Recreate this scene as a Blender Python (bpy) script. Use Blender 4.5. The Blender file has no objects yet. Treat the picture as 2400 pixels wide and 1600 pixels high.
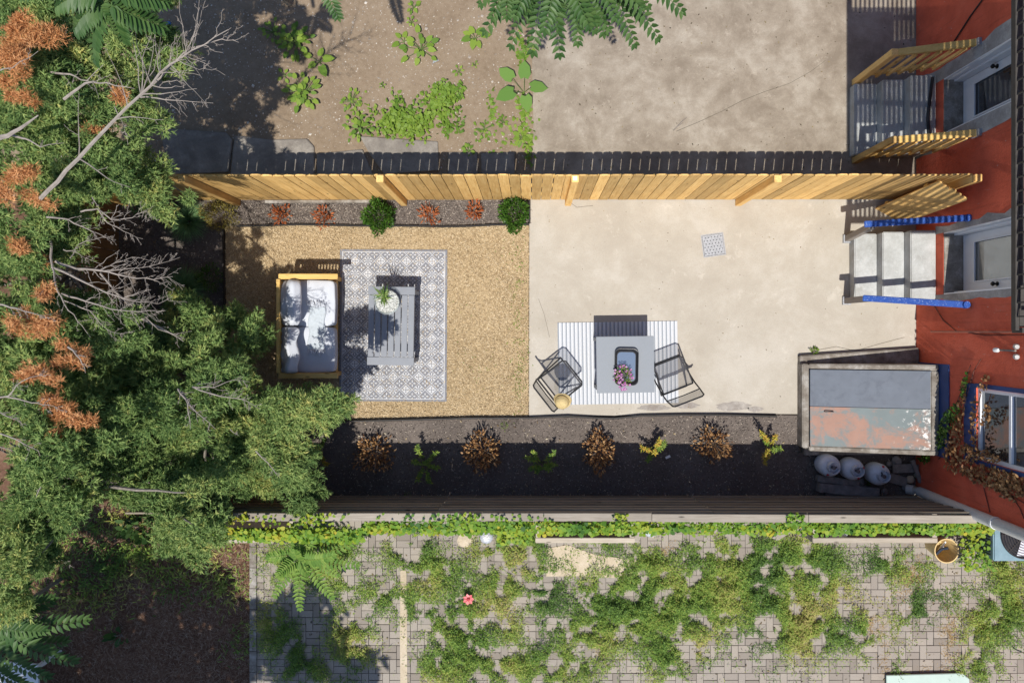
import bpy, bmesh, math, random
import numpy as np
from mathutils import Vector, Matrix, noise
from mathutils.bvhtree import BVHTree

# ------------------------------------------------------------------ camera, sky, sun, exposure
random.seed(7); RNG = np.random.default_rng(7)
SC = bpy.context.scene
COL = SC.collection
H, F, NX, NY = 10.4, 1633.0, 1243.0, 774.0        # camera height, focal length in photo pixels, foot of the camera

cd = bpy.data.cameras.new('camera'); cam = bpy.data.objects.new('camera', cd); COL.objects.link(cam)
cam.location = (0, 0, H); cam.rotation_euler = (0, 0, 0)
cd.sensor_width = 36; cd.lens = 36 * F / 2400
cd.shift_x = (1200 - NX) / 2400; cd.shift_y = (NY - 800) / 2400
cd.clip_end = 500; cd.clip_start = .05
SC.camera = cam

SUN = Vector((-.045, -.43, 1)).normalized()       # towards the sun
sd = bpy.data.lights.new('sun', 'SUN'); sd.energy = 4.5; sd.angle = math.radians(.5); sd.color = (1, .96, .89)
so = bpy.data.objects.new('sun', sd); COL.objects.link(so); so.location = (-3, -20, 40)
so.rotation_euler = SUN.to_track_quat('Z', 'Y').to_euler()
w = bpy.data.worlds.new('World'); SC.world = w; w.use_nodes = True
nt = w.node_tree
sky = nt.nodes.new('ShaderNodeTexSky'); sky.sky_type = 'NISHITA'; sky.sun_disc = False
sky.ozone_density = 5.0; sky.sun_elevation = math.asin(SUN.z); sky.sun_rotation = math.atan2(SUN.x, SUN.y)
bg = nt.nodes['Background']; bg.inputs[1].default_value = .115
nt.links.new(sky.outputs[0], bg.inputs[0])
SC.view_settings.view_transform = 'Standard'; SC.view_settings.look = 'None'
SC.view_settings.gamma = 1; SC.view_settings.use_curve_mapping = False
SC.view_settings.exposure = .30

# ------------------------------------------------------------------ helpers
def P(px, py, z=0.0):
    k = (H - z) / F
    return Vector(((px - NX) * k, (NY - py) * k, z))
def R(a, b): return random.uniform(a, b)
LOC = {}
def thing(name, label, cat, loc=(0, 0, 0), group=None, rz=0, kind=None):
    o = bpy.data.objects.new(name, None); COL.objects.link(o)
    o.location = loc; o.rotation_euler = (0, 0, rz); o.empty_display_size = .1
    LOC[o] = Matrix.Translation(Vector(loc)) @ Matrix.Rotation(rz, 4, 'Z')
    tag(o, label, cat, group, kind); return o
def tag(o, label=None, cat=None, group=None, kind=None):
    if label: o['label'] = label
    if cat: o['category'] = cat
    if group: o['group'] = group
    if kind: o['kind'] = kind
    return o
def link(name, me, parent=None, local=False):
    o = bpy.data.objects.new(name, me); COL.objects.link(o)
    if parent:
        o.parent = parent
        if parent in LOC and not local: o.matrix_parent_inverse = LOC[parent].inverted()
    return o
def dup(root, loc, rz, label=None):
    def cp(o, par):
        c = o.copy(); COL.objects.link(c)
        if par:
            c.parent = par; c.matrix_parent_inverse = o.matrix_parent_inverse.copy()
        for ch in list(o.children): cp(ch, c)
        return c
    r = cp(root, None); r.location = loc; r.rotation_euler = (0, 0, rz)
    if label: r['label'] = label
    return r

class MB:
    def __init__(s): s.v = []; s.f = []; s.a = []
    def add(s, vs, fs, a=None):
        n = len(s.v); s.v += [tuple(p) for p in vs]
        s.f += [tuple(i + n for i in f) for f in fs]
        s.a += [(random.random() if a is None else a)] * len(fs)
        return s
    def box(s, c, d, rot=None, a=None, taper=1):
        c = Vector(c); x, y, z = [q / 2 for q in d]
        vs = [Vector((i * x * (taper if k < 0 else 1), j * y * (taper if k < 0 else 1), k * z)) for k in (-1, 1) for j in (-1, 1) for i in (-1, 1)]
        if rot is not None:
            m = rot if not isinstance(rot, (int, float)) else Matrix.Rotation(rot, 3, 'Z')
            vs = [m @ p for p in vs]
        return s.add([p + c for p in vs], [(0, 2, 3, 1), (4, 5, 7, 6), (0, 1, 5, 4), (2, 6, 7, 3), (0, 4, 6, 2), (1, 3, 7, 5)], a)
    def bar(s, p, q, w_, h_, up=(0, 0, 1), a=None):     # rectangular bar from p to q
        p = Vector(p); q = Vector(q); d = (q - p); L = d.length; d.normalize()
        u = Vector(up); sd_ = d.cross(u)
        if sd_.length < 1e-4: sd_ = d.cross(Vector((0, 1, 0)))
        sd_.normalize(); u = sd_.cross(d)
        m = Matrix((d, sd_, u)).transposed()
        return s.box((p + q) / 2, (L, w_, h_), m, a)
    def prism(s, pts, z0, z1, a=None, zf=None):
        n = len(pts)
        ar = sum(pts[i][0] * pts[(i + 1) % n][1] - pts[(i + 1) % n][0] * pts[i][1] for i in range(n))
        if ar < 0: pts = pts[::-1]
        vs = [(p[0], p[1], z0) for p in pts] + [(p[0], p[1], z1 if zf is None else zf(p)) for p in pts]
        fs = [tuple(range(n - 1, -1, -1)), tuple(range(n, 2 * n))] + [(i, (i + 1) % n, n + (i + 1) % n, n + i) for i in range(n)]
        return s.add(vs, fs, a)
    def tube(s, pts, r, n=6, a=None, cap=True):
        pts = [Vector(p) for p in pts]; rs = r if isinstance(r, (list, tuple)) else [r] * len(pts)
        vs = []; fs = []; ref = Vector((0, 0, 1))
        for i, p in enumerate(pts):
            d = (pts[min(i + 1, len(pts) - 1)] - pts[max(i - 1, 0)])
            if d.length < 1e-9: d = Vector((0, 0, 1))
            d.normalize()
            u = d.cross(ref)
            if u.length < .15: u = d.cross(Vector((0, 1, 0)))
            u.normalize(); v_ = d.cross(u)
            vs += [p + (u * math.cos(2 * math.pi * k / n) + v_ * math.sin(2 * math.pi * k / n)) * rs[i] for k in range(n)]
        for i in range(len(pts) - 1):
            for k in range(n):
                fs.append((i * n + k, i * n + (k + 1) % n, (i + 1) * n + (k + 1) % n, (i + 1) * n + k))
        if cap: fs += [tuple(range(n)), tuple(range(len(pts) * n - 1, (len(pts) - 1) * n - 1, -1))]
        return s.add(vs, fs, a)
    def lathe(s, prof, c=(0, 0, 0), n=24, a=None):
        c = Vector(c); vs = []; fs = []
        for r, z in prof:
            vs += [c + Vector((r * math.cos(2 * math.pi * k / n), r * math.sin(2 * math.pi * k / n), z)) for k in range(n)]
        for i in range(len(prof) - 1):
            for k in range(n): fs.append((i * n + k, i * n + (k + 1) % n, (i + 1) * n + (k + 1) % n, (i + 1) * n + k))
        return s.add(vs, fs, a)
    def rock(s, c, r, a=None, flat=.6, n=0):
        c = Vector(c); bm = bmesh.new(); bmesh.ops.create_icosphere(bm, subdivisions=1 + n, radius=1)
        ph = R(0, 6.3); sc_ = (R(.75, 1.25), R(.75, 1.25), flat * R(.8, 1.2)); vs = []
        for v in bm.verts:
            k = 1 + R(-.16, .16); q = Vector((v.co.x * sc_[0], v.co.y * sc_[1], v.co.z * sc_[2])) * r * k
            q.rotate(Matrix.Rotation(ph, 3, 'Z')); vs.append(q + c)
        fs = [[v.index for v in f.verts] for f in bm.faces]; bm.free()
        return s.add(vs, fs, a)
    def mesh(s, name):
        me = bpy.data.meshes.new(name); me.from_pydata(s.v, [], s.f)
        at = me.attributes.new('v', 'FLOAT', 'FACE'); at.data.foreach_set('value', np.array(s.a, dtype=np.float32))
        me.update(); return me
    def build(s, name, mat, parent=None, smooth=False, bevel=0, local=False):
        me = s.mesh(name)
        if bevel or smooth:
            bm = bmesh.new(); bm.from_mesh(me)
            bmesh.ops.recalc_face_normals(bm, faces=bm.faces)
            if bevel:
                es = [e for e in bm.edges if len(e.link_faces) == 2 and e.calc_face_angle(0) > .6]
                bmesh.ops.bevel(bm, geom=es, offset=bevel, segments=2, affect='EDGES', clamp_overlap=True)
            bm.to_mesh(me); bm.free()
        if smooth:
            me.shade_smooth()
            if smooth != 2: me.set_sharp_from_angle(angle=math.radians(40))
        me.materials.append(mat)
        return link(name, me, parent, local)

def soup(name, V, vv, mat, parent=None, local=False):    # V (N,k,3): N polygons of k corners
    V = np.asarray(V, dtype=np.float32); N, k, _ = V.shape
    me = bpy.data.meshes.new(name)
    me.vertices.add(N * k); me.vertices.foreach_set('co', V.reshape(-1))
    me.loops.add(N * k); me.loops.foreach_set('vertex_index', np.arange(N * k, dtype=np.int32))
    me.polygons.add(N); me.polygons.foreach_set('loop_start', np.arange(0, N * k, k, dtype=np.int32))
    me.update(calc_edges=True)
    at = me.attributes.new('v', 'FLOAT', 'FACE'); at.data.foreach_set('value', np.asarray(vv, dtype=np.float32))
    me.materials.append(mat)
    return link(name, me, parent, local)
def unit(a): return a / np.maximum(np.linalg.norm(a, axis=-1, keepdims=True), 1e-9)
NEEDLE = [(0, -.5), (0, .5), (1, 0)]
DIAMOND = [(0, 0), (.45, -.5), (1, 0), (.45, .5)]
OVAL = [(0, -.12), (.25, -.46), (.6, -.42), (1, 0), (.6, .42), (.25, .46), (0, .12)]
ROUND = [(.0, 0), (-.12, -.28), (.2, -.52), (.65, -.42), (1, 0), (.65, .42), (.2, .52), (-.12, .28)]
def leaves(p, d, L, W, shape=DIAMOND, up=None, droop=0):
    p = np.asarray(p, float); d = unit(np.asarray(d, float)); N = len(p)
    if up is None: up = RNG.normal(size=(N, 3)) * .5 + np.array([0, 0, 1.])
    sd_ = unit(np.cross(d, up)); nn = np.cross(sd_, d)
    L = np.broadcast_to(L, (N,))[:, None]; W = np.broadcast_to(W, (N,))[:, None]
    out = []
    for t, s_ in shape:
        out.append(p + d * L * t + sd_ * W * s_ + nn * (-droop * L * t * t) + nn * (abs(s_) * W * .25))
    return np.stack(out, axis=1)

# ------------------------------------------------------------------ materials
MATS = {}
class NB:                                                # tiny node builder
    def __init__(s, name):
        s.m = bpy.data.materials.new(name); s.m.use_nodes = True; s.t = s.m.node_tree; s.n = s.t.nodes; s.l = s.t.links
        s.b = s.n['Principled BSDF']; s.out = s.n['Material Output']
    def new(s, typ, **kw):
        n = s.n.new(typ)
        for k, v in kw.items(): setattr(n, k, v)
        return n
    def con(s, a, b): s.l.new(a, b)
    def val(s, x, sock):
        if isinstance(x, (int, float)): sock.default_value = x
        elif isinstance(x, (tuple, list)): sock.default_value = (*x, 1) if len(x) == 3 and sock.type == 'RGBA' else x
        else: s.con(x, sock)
    def math(s, op, a, b=0, c=None, clamp=False):
        n = s.new('ShaderNodeMath', operation=op, use_clamp=clamp); s.val(a, n.inputs[0]); s.val(b, n.inputs[1])
        if c is not None: s.val(c, n.inputs[2])
        return n.outputs[0]
    def pos(s): return s.new('ShaderNodeNewGeometry').outputs['Position']
    def obj(s): return s.new('ShaderNodeTexCoord').outputs['Object']
    def noise(s, vec, scale, detail=6, rough=.6, dist=0):
        n = s.new('ShaderNodeTexNoise'); n.inputs['Scale'].default_value = scale; n.inputs['Detail'].default_value = detail
        n.inputs['Roughness'].default_value = rough; n.inputs['Distortion'].default_value = dist
        s.con(vec, n.inputs['Vector']); return n.outputs['Fac']
    def vor(s, vec, scale, feat='F1', out='Distance'):
        n = s.new('ShaderNodeTexVoronoi', feature=feat); n.inputs['Scale'].default_value = scale; s.con(vec, n.inputs['Vector']); return n.outputs[out]
    def scale(s, vec, sx, sy, sz):
        n = s.new('ShaderNodeMapping'); n.inputs['Scale'].default_value = (sx, sy, sz); s.con(vec, n.inputs['Vector']); return n.outputs[0]
    def ramp(s, fac, stops, interp='LINEAR'):
        n = s.new('ShaderNodeValToRGB'); n.color_ramp.interpolation = interp; e = n.color_ramp.elements
        while len(e) < len(stops): e.new(.5)
        for i, (p, c) in enumerate(stops): e[i].position = p; e[i].color = (*c, 1) if not isinstance(c, (int, float)) else (c, c, c, 1)
        s.val(fac, n.inputs[0]); return n.outputs[0]
    def mix(s, fac, a, b, mode='MIX'):
        n = s.new('ShaderNodeMix', data_type='RGBA', blend_type=mode); s.val(fac, n.inputs[0]); s.val(a, n.inputs[6]); s.val(b, n.inputs[7]); return n.outputs[2]
    def attr(s, name='v'): return s.new('ShaderNodeAttribute', attribute_name=name).outputs['Fac']
    def rnd(s): return s.new('ShaderNodeObjectInfo').outputs['Random']
    def bump(s, h, strength=.3, dist=.01):
        n = s.new('ShaderNodeBump'); n.inputs['Strength'].default_value = strength; n.inputs['Distance'].default_value = dist
        s.con(h, n.inputs['Height']); s.con(n.outputs[0], s.b.inputs['Normal'])
    def fin(s, col, rough=.8, spec=.3):
        s.val(col, s.b.inputs['Base Color']); s.val(rough, s.b.inputs['Roughness']); s.b.inputs['Specular IOR Level'].default_value = spec
        return s.m
def M_plain(name, c, rough=.6, var=.15, scale=8, metal=0, spec=.4, bump=.15, coord='pos'):
    n = NB(name); v = n.pos() if coord == 'pos' else n.obj()
    f = n.noise(v, scale, 8, .65); d = tuple(x * (1 - var) for x in c); u = tuple(min(1, x * (1 + var)) for x in c)
    col = n.ramp(f, [(.3, d), (.7, u)]); n.bump(n.noise(v, scale * 12, 4), bump, .004)
    n.b.inputs['Metallic'].default_value = metal
    rr = n.ramp(f, [(.3, max(0, rough - .08)), (.7, min(1, rough + .08))])
    return n.fin(col, rr, spec)
def M_leaf(name, stops, trans=.25, rough=.55, patch=0, spec=.25):
    n = NB(name); f = n.attr()
    if patch: f = n.math('ADD', n.math('MULTIPLY', f, .6), n.math('MULTIPLY', n.noise(n.pos(), patch, 3), .45))
    k = len(stops); col = n.ramp(f, [((i + .0) / max(1, k - 1), c) for i, c in enumerate(stops)])
    n.fin(col, rough, spec)
    t = n.new('ShaderNodeBsdfTranslucent'); n.con(col, t.inputs[0]); mx = n.new('ShaderNodeMixShader'); mx.inputs[0].default_value = trans
    n.con(n.b.outputs[0], mx.inputs[1]); n.con(t.outputs[0], mx.inputs[2]); n.con(mx.outputs[0], n.out.inputs[0])
    return n.m
def M_wood(name, c1, c2, c3, axis=2, var=.35, rough=.7, grey=None):
    n = NB(name); o = n.obj(); r = n.rnd()
    add = n.new('ShaderNodeVectorMath', operation='ADD'); n.con(o, add.inputs[0])
    cmb = n.new('ShaderNodeCombineXYZ'); n.con(n.math('MULTIPLY', r, 37.0), cmb.inputs[0]); n.con(n.math('MULTIPLY', r, 11.0), cmb.inputs[1]); n.con(n.math('MULTIPLY', r, 23.), cmb.inputs[2]); n.con(cmb.outputs[0], add.inputs[1])
    v = add.outputs[0]; sc_ = [26, 26, 26]; sc_[axis] = 1.6
    g = n.noise(n.scale(v, *sc_), 1.6, 8, .7, .6); big = n.noise(v, 2.2, 3)
    col = n.ramp(g, [(.25, c1), (.5, c2), (.75, c3)])
    kn = n.ramp(n.vor(n.scale(v, *[7 if i != axis else 2.2 for i in range(3)]), 1), [(.0, .0), (.06, .35), (.11, 1)])
    col = n.mix(n.math('SUBTRACT', 1, kn), col, tuple(x * .35 for x in c1))
    tone = n.math('ADD', n.math('MULTIPLY', n.math('SUBTRACT', r, .5), var), n.math('ADD', .75, n.math('MULTIPLY', big, .5)))
    cmb2 = n.new('ShaderNodeCombineColor'); [n.con(tone, cmb2.inputs[i]) for i in range(3)]
    col = n.mix(1, col, cmb2.outputs[0], 'MULTIPLY')
    n.bump(g, .25, .004)
    return n.fin(col, rough, .25)

def rug_mat():
    n = NB('patterned_rug'); x = n.new('ShaderNodeSeparateXYZ'); n.con(n.obj(), x.inputs[0]); T = .1915
    m = n.math
    u = m('DIVIDE', x.outputs[0], T); v = m('DIVIDE', x.outputs[1], T)
    ru = m('FLOOR', m('ADD', u, .5)); rv = m('FLOOR', m('ADD', v, .5))
    fu = m('SUBTRACT', u, ru); fv = m('SUBTRACT', v, rv); au = m('ABSOLUTE', fu); av = m('ABSOLUTE', fv)
    s = m('ADD', au, av)
    line = m('LESS_THAN', m('ABSOLUTE', m('SUBTRACT', s, .5)), .028)
    inA = m('LESS_THAN', s, .5)
    par = m('GREATER_THAN', m('ABSOLUTE', m('MODULO', m('ADD', m('ADD', ru, rv), 100), 2)), .5)
    # grey diamonds with a four petal cross
    gu = m('SUBTRACT', .5, au); gv = m('SUBTRACT', .5, av); mn = m('MINIMUM', gu, gv); mxx = m('MAXIMUM', gu, gv)
    pw = m('MULTIPLY', .05, m('SINE', m('MULTIPLY', m('DIVIDE', m('SUBTRACT', mxx, .055), .215), math.pi)))
    cross = m('MULTIPLY', m('LESS_THAN', mn, pw), m('MULTIPLY', m('GREATER_THAN', mxx, .055), m('LESS_THAN', mxx, .27)))
    dia = m('MULTIPLY', m('LESS_THAN', m('ABSOLUTE', m('SUBTRACT', m('ADD', gu, gv), .38)), .018), .0)
    grey = m('MAXIMUM', cross, dia)
    # white grid diamonds
    mn2 = m('MINIMUM', au, av); mx2 = m('MAXIMUM', au, av)
    holes = m('MULTIPLY', m('LESS_THAN', mn2, .022), m('LESS_THAN', mx2, .24))
    d2 = m('LESS_THAN', m('ABSOLUTE', m('SUBTRACT', m('ABSOLUTE', m('SUBTRACT', au, av)), .14)), .018)
    holes = m('MAXIMUM', holes, m('MULTIPLY', d2, m('LESS_THAN', s, .3)))
    wh = m('MULTIPLY', m('LESS_THAN', s, .365), m('SUBTRACT', 1, holes))
    # eight petal flowers
    r = m('SQRT', m('ADD', m('MULTIPLY', fu, fu), m('MULTIPLY', fv, fv))); th = m('ARCTAN2', fv, fu)
    pet = m('MULTIPLY', m('GREATER_THAN', m('COSINE', m('MULTIPLY', th, 8)), .12), m('MULTIPLY', m('GREATER_THAN', r, .085), m('LESS_THAN', r, .33)))
    fl = m('MAXIMUM', pet, m('LESS_THAN', r, .045))
    A = m('ADD', m('MULTIPLY', par, fl), m('MULTIPLY', m('SUBTRACT', 1, par), wh))
    pat = m('ADD', m('MULTIPLY', inA, A), m('MULTIPLY', m('SUBTRACT', 1, inA), grey))
    pat = m('MAXIMUM', pat, line)
    # border
    ex = m('SUBTRACT', .80, m('ABSOLUTE', x.outputs[0])); ey = m('SUBTRACT', 1.13, m('ABSOLUTE', x.outputs[1])); e = m('MINIMUM', ex, ey)
    bl = m('LESS_THAN', m('ABSOLUTE', m('SUBTRACT', e, .036)), .005)
    pat = m('MAXIMUM', m('MULTIPLY', pat, m('GREATER_THAN', e, .036)), bl)
    dirt = n.noise(n.pos(), 5, 5)
    gc = n.ramp(dirt, [(.3, (.175, .18, .20)), (.7, (.215, .218, .235))]); wc = n.ramp(dirt, [(.3, (.46, .465, .475)), (.7, (.53, .53, .535))])
    col = n.mix(pat, gc, wc)
    wv = n.new('ShaderNodeTexWave'); wv.inputs['Scale'].default_value = 90; n.con(n.obj(), wv.inputs['Vector'])
    n.bump(wv.outputs['Fac'], .2, .003)
    return n.fin(col, .75, .2)

def ground_mat(name, dark, mid, light, s1=1.2, s2=18, speck=None, bumpd=.012, rough=.92):
    n = NB(name); p = n.pos()
    a = n.noise(p, s1, 6, .65, .4); b = n.noise(p, s2, 8, .75); c = n.noise(p, s2 * 6, 3)
    f = n.math('ADD', n.math('MULTIPLY', a, .5), n.math('MULTIPLY', b, .5))
    col = n.ramp(f, [(.36, dark), (.5, mid), (.64, light)])
    col = n.mix(n.ramp(c, [(.45, 0.), (.75, .35)]), col, tuple(x * .55 for x in dark))
    if speck:
        sp = n.vor(p, speck[0], out='Distance'); k = n.ramp(sp, [(0, 1.), (speck[1], 1.), (speck[1] + .03, 0.)])
        rn = n.vor(p, speck[0], out='Color'); sr = n.new('ShaderNodeSeparateColor'); n.con(rn, sr.inputs[0])
        k = n.math('MULTIPLY', k, n.math('GREATER_THAN', sr.outputs[0], speck[3]))
        col = n.mix(k, col, speck[2])
    n.bump(n.math('ADD', n.math('MULTIPLY', b, .6), n.math('MULTIPLY', c, .5)), .55, bumpd)
    return n.fin(col, rough, .15)
def concrete_mat(name, base, stain, pale, s=.9, crack=True):
    n = NB(name); p = n.pos()
    a = n.noise(p, s, 13, .74, .25); b = n.noise(p, s * 4, 12, .78, .1); c = n.noise(p, 60, 5, .75); d = n.noise(p, 260, 2)
    col = n.ramp(a, [(.38, stain), (.5, base), (.60, pale)])
    col = n.mix(n.ramp(b, [(.38, .38), (.58, 0.)]), col, stain)
    col = n.mix(n.ramp(n.noise(p, s * 3.1, 12, .8, .2), [(.57, 0.), (.64, .55)]), col, tuple(x * 1.18 for x in pale))
    col = n.mix(n.ramp(c, [(.35, .25), (.6, 0.)]), col, tuple(x * .62 for x in stain))
    sp = n.vor(p, 7.5); col = n.mix(n.ramp(sp, [(0, .8), (.025, .7), (.045, 0.)]), col, tuple(x * .35 for x in stain))
    col = n.mix(n.ramp(d, [(.62, 0.), (.8, .35)]), col, tuple(x * .5 for x in stain))
    n.bump(n.math('ADD', c, n.math('MULTIPLY', d, .5)), .3, .005)
    return n.fin(col, .9, .15)
def worn_paint(name, c_paint, c_wear, c_pale, s=3, t=.5, gx=None, pt=.60):
    n = NB(name); p = n.pos(); a = n.noise(p, s, 9, .72, .5); b = n.noise(p, s * 7, 6, .75)
    if gx:
        x = n.new('ShaderNodeSeparateXYZ'); n.con(p, x.inputs[0])
    col = n.ramp(n.noise(p, s * 1.5, 5), [(.3, tuple(q * .82 for q in c_paint)), (.7, c_paint)])
    col = n.mix(n.ramp(n.math('ADD', n.math('MULTIPLY', a, .8), n.math('MULTIPLY', b, .2)), [(t - .03, 0.), (t + .06, .95)]), col, n.mix(n.noise(p, s * 4, 8, .8), tuple(q * .75 for q in c_wear), tuple(min(1, q * 1.2) for q in c_wear)))
    pl = n.math('ADD', n.math('MULTIPLY', n.noise(p, s * 3, 9, .8), .5), n.math('MULTIPLY', b, .5))
    if gx: pl = n.math('ADD', pl, n.math('MULTIPLY', n.math('SUBTRACT', x.outputs[0], gx[0]), gx[1]))
    col = n.mix(n.ramp(pl, [(pt, 0.), (pt + .06, 1.)]), col, c_pale)
    n.bump(a, .3, .004)
    return n.fin(col, .6, .35)
def brick_red_mat():
    n = NB('red_painted_wall'); p = n.pos(); a = n.noise(p, 1.4, 7, .7, .4); b = n.noise(p, 9, 7, .72); c = n.noise(p, 45, 4)
    col = n.ramp(a, [(.3, (.48, .085, .044)), (.55, (.64, .125, .066)), (.75, (.70, .165, .095))])
    col = n.mix(n.ramp(b, [(.62, 0.), (.74, .45)]), col, (.16, .03, .02))
    col = n.mix(n.ramp(n.noise(n.scale(p, 1, 5, 1.2), 3, 10, .8), [(.61, 0.), (.68, .5)]), col, (.45, .30, .26))
    col = n.mix(n.ramp(n.noise(n.scale(p, 1, 9, .7), 2.2, 8, .75), [(.55, 0.), (.68, .4)]), col, (.20, .035, .022))
    col = n.mix(n.ramp(n.vor(n.scale(p, 1, 1.6, .6), 5.5), [(0, .8), (.035, .7), (.06, 0.)]), col, (.50, .36, .31))
    n.bump(n.math('ADD', b, n.math('MULTIPLY', c, .5)), .8, .02)
    return n.fin(col, .8, .25)
def glass_mat(name, c, rough=.03, refl=.3):
    n = NB(name); n.fin(c, .25, .5)
    g = n.new('ShaderNodeBsdfGlossy'); g.inputs['Roughness'].default_value = rough; g.inputs['Color'].default_value = (.85, .9, .95, 1)
    mx = n.new('ShaderNodeMixShader'); mx.inputs[0].default_value = refl
    n.con(n.b.outputs[0], mx.inputs[1]); n.con(g.outputs[0], mx.inputs[2]); n.con(mx.outputs[0], n.out.inputs[0]); return n.m
def mesh_fabric(name, c, alpha):
    n = NB(name); n.fin(c, .7, .2); t = n.new('ShaderNodeBsdfTransparent'); mx = n.new('ShaderNodeMixShader'); mx.inputs[0].default_value = alpha
    n.con(t.outputs[0], mx.inputs[1]); n.con(n.b.outputs[0], mx.inputs[2]); n.con(mx.outputs[0], n.out.inputs[0]); return n.m
def clear_glass(name):
    n = NB(name); n.fin((.9, .95, .95), .05, .5); t = n.new('ShaderNodeBsdfTransparent'); t.inputs[0].default_value = (.93, .96, .95, 1)
    mx = n.new('ShaderNodeMixShader'); mx.inputs[0].default_value = .30
    n.con(t.outputs[0], mx.inputs[1]); n.con(n.b.outputs[0], mx.inputs[2]); n.con(mx.outputs[0], n.out.inputs[0]); return n.m
def attr_mat(name, stops, rough=.85, spec=.15):
    n = NB(name); k = len(stops); return n.fin(n.ramp(n.attr(), [(i / (k - 1), c) for i, c in enumerate(stops)]), rough, spec)
def paver_mat():
    n = NB('grey_paver'); p = n.pos(); r = n.rnd(); v = n.attr()
    k = n.math('FRACT', n.math('ADD', n.math('MULTIPLY', r, 3.7), v))
    col = n.ramp(k, [(0, (.215, .186, .153)), (.3, (.265, .232, .195)), (.6, (.295, .262, .222)), (1, (.325, .284, .232))])
    a = n.noise(p, 3, 6, .7); col = n.mix(n.ramp(a, [(.45, 0.), (.75, .4)]), col, (.22, .19, .165))
    c = n.noise(p, 70, 5, .75); col = n.mix(n.ramp(c, [(.3, .45), (.55, 0.)]), col, (.15, .13, .115))
    n.bump(c, .4, .004); return n.fin(col, .9, .15)

m_ground = ground_mat('bare_ground', (.11, .085, .06), (.15, .118, .09), (.19, .15, .115))
m_dirt = ground_mat('packed_dirt', (.168, .122, .08), (.232, .175, .12), (.275, .215, .153), .9, 14, (34, .10, (.40, .36, .31), .72), .012)
m_duff = ground_mat('needle_litter', (.085, .045, .028), (.15, .082, .053), (.22, .135, .088), 1.5, 22, None, .02)
m_mulch = ground_mat('dark_mulch', (.085, .07, .06), (.13, .108, .094), (.185, .155, .135), 1.5, 40, None, .02)
m_soil = ground_mat('potting_soil', (.02, .015, .012), (.035, .027, .02), (.06, .045, .035), 3, 40, None, .02)
m_lawn = ground_mat('dry_lawn', (.27, .195, .11), (.41, .305, .175), (.50, .385, .235), 1.3, 26, None, .02)
m_patio = concrete_mat('pale_concrete', (.415, .378, .318), (.37, .333, .277), (.46, .425, .368))
m_slab = concrete_mat('stained_concrete', (.295, .25, .196), (.21, .172, .132), (.37, .325, .265), 1.4)
m_curb = concrete_mat('curb_concrete', (.255, .23, .198), (.15, .128, .106), (.37, .35, .32), 3.5)
m_step = concrete_mat('step_paint', (.42, .43, .42), (.32, .32, .30), (.49, .50, .49), 1.8)
m_flag = concrete_mat('flagstone', (.24, .215, .185), (.17, .15, .13), (.32, .29, .25), 2)
m_plaster = concrete_mat('bare_plaster', (.34, .33, .32), (.24, .22, .21), (.46, .45, .43), 2.2)
m_sand = ground_mat('sand', (.38, .31, .21), (.47, .39, .28), (.55, .47, .36), 3, 40)
m_paver = paver_mat()
m_joint = ground_mat('paver_joint', (.085, .075, .055), (.12, .105, .08), (.17, .15, .115), 2, 30)
m_pine = M_wood('new_pine', (.44, .24, .07), (.64, .40, .14), (.74, .51, .215), 2, .6)
m_pine_x = M_wood('new_pine_rail', (.50, .30, .08), (.64, .41, .13), (.72, .49, .19), 0, .25)
m_old = M_wood('weathered_wood', (.14, .115, .085), (.22, .185, .14), (.31, .27, .215), 0, .35, .85)
m_oldcap = M_wood('weathered_cap', (.19, .162, .128), (.265, .23, .187), (.32, .285, .24), 0, .3, .85)
m_brown = M_wood('brown_fence_wood', (.13, .075, .03), (.19, .115, .05), (.25, .16, .075), 2, .4, .8)
m_greywood = M_wood('grey_post_wood', (.19, .165, .14), (.26, .23, .20), (.33, .30, .265), 2, .3, .85)
m_red = brick_red_mat()
m_white = M_plain('white_paint', (.72, .73, .74), .45, .06, 4)
m_blue = worn_paint('blue_rail_paint', (.011, .062, .30), (.02, .09, .36), (.36, .42, .55), 9, .52, None, .55)
m_bluetrim = M_plain('blue_trim_paint', (.018, .05, .17), .5, .2, 5)
m_black = M_plain('black_metal', (.016, .016, .018), .38, .2, 10)
m_plastic = M_plain('black_edging', (.018, .016, .015), .6, .3, 8)
m_bsteel = M_plain('balcony_steel', (.05, .045, .04), .6, .4, 9)
m_knob = M_plain('bronze_knob', (.02, .016, .013), .3, .2, 20, .6)
m_grey = M_plain('grey_table_paint', (.20, .212, .235), .5, .07, 6, coord='obj')
m_stone = M_plain('grey_table_top', (.205, .222, .242), .55, .06, 9)
m_cushion = M_plain('grey_cushion_fabric', (.51, .53, .57), .9, .07, 5, 0, .1, .3)
m_throw = M_plain('grey_throw_fabric', (.44, .48, .51), .95, .12, 30, 0, .05, .4)
def ribrug():
    n = NB('white_ribbed_rug'); x = n.new('ShaderNodeSeparateXYZ'); n.con(n.obj(), x.inputs[0])
    f = n.math('FRACT', n.math('DIVIDE', x.outputs[0], .0597)); k = n.math('LESS_THAN', f, .36)
    return n.fin(n.mix(k, (.60, .61, .63), (.31, .335, .37)), .75, .2)
m_ribrug = ribrug()
m_galv = M_plain('galvanised_grate', (.34, .35, .37), .5, .3, 40, .3)
m_tank = worn_paint('tank_paint', (.60, .64, .70), (.48, .50, .52), (.30, .24, .18), 9, .58)
m_tankd = M_plain('tank_collar', (.42, .47, .55), .4, .15, 8)
m_brass = M_plain('valve_metal', (.10, .10, .11), .4, .2, 8, .7)
m_redlab = M_plain('red_label', (.40, .05, .06), .6, .05, 8)
m_bhdoor = worn_paint('grey_steel_door', (.115, .135, .17), (.085, .10, .13), (.55, .56, .56), 3.5, .54, (6.3, .03))
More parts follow.
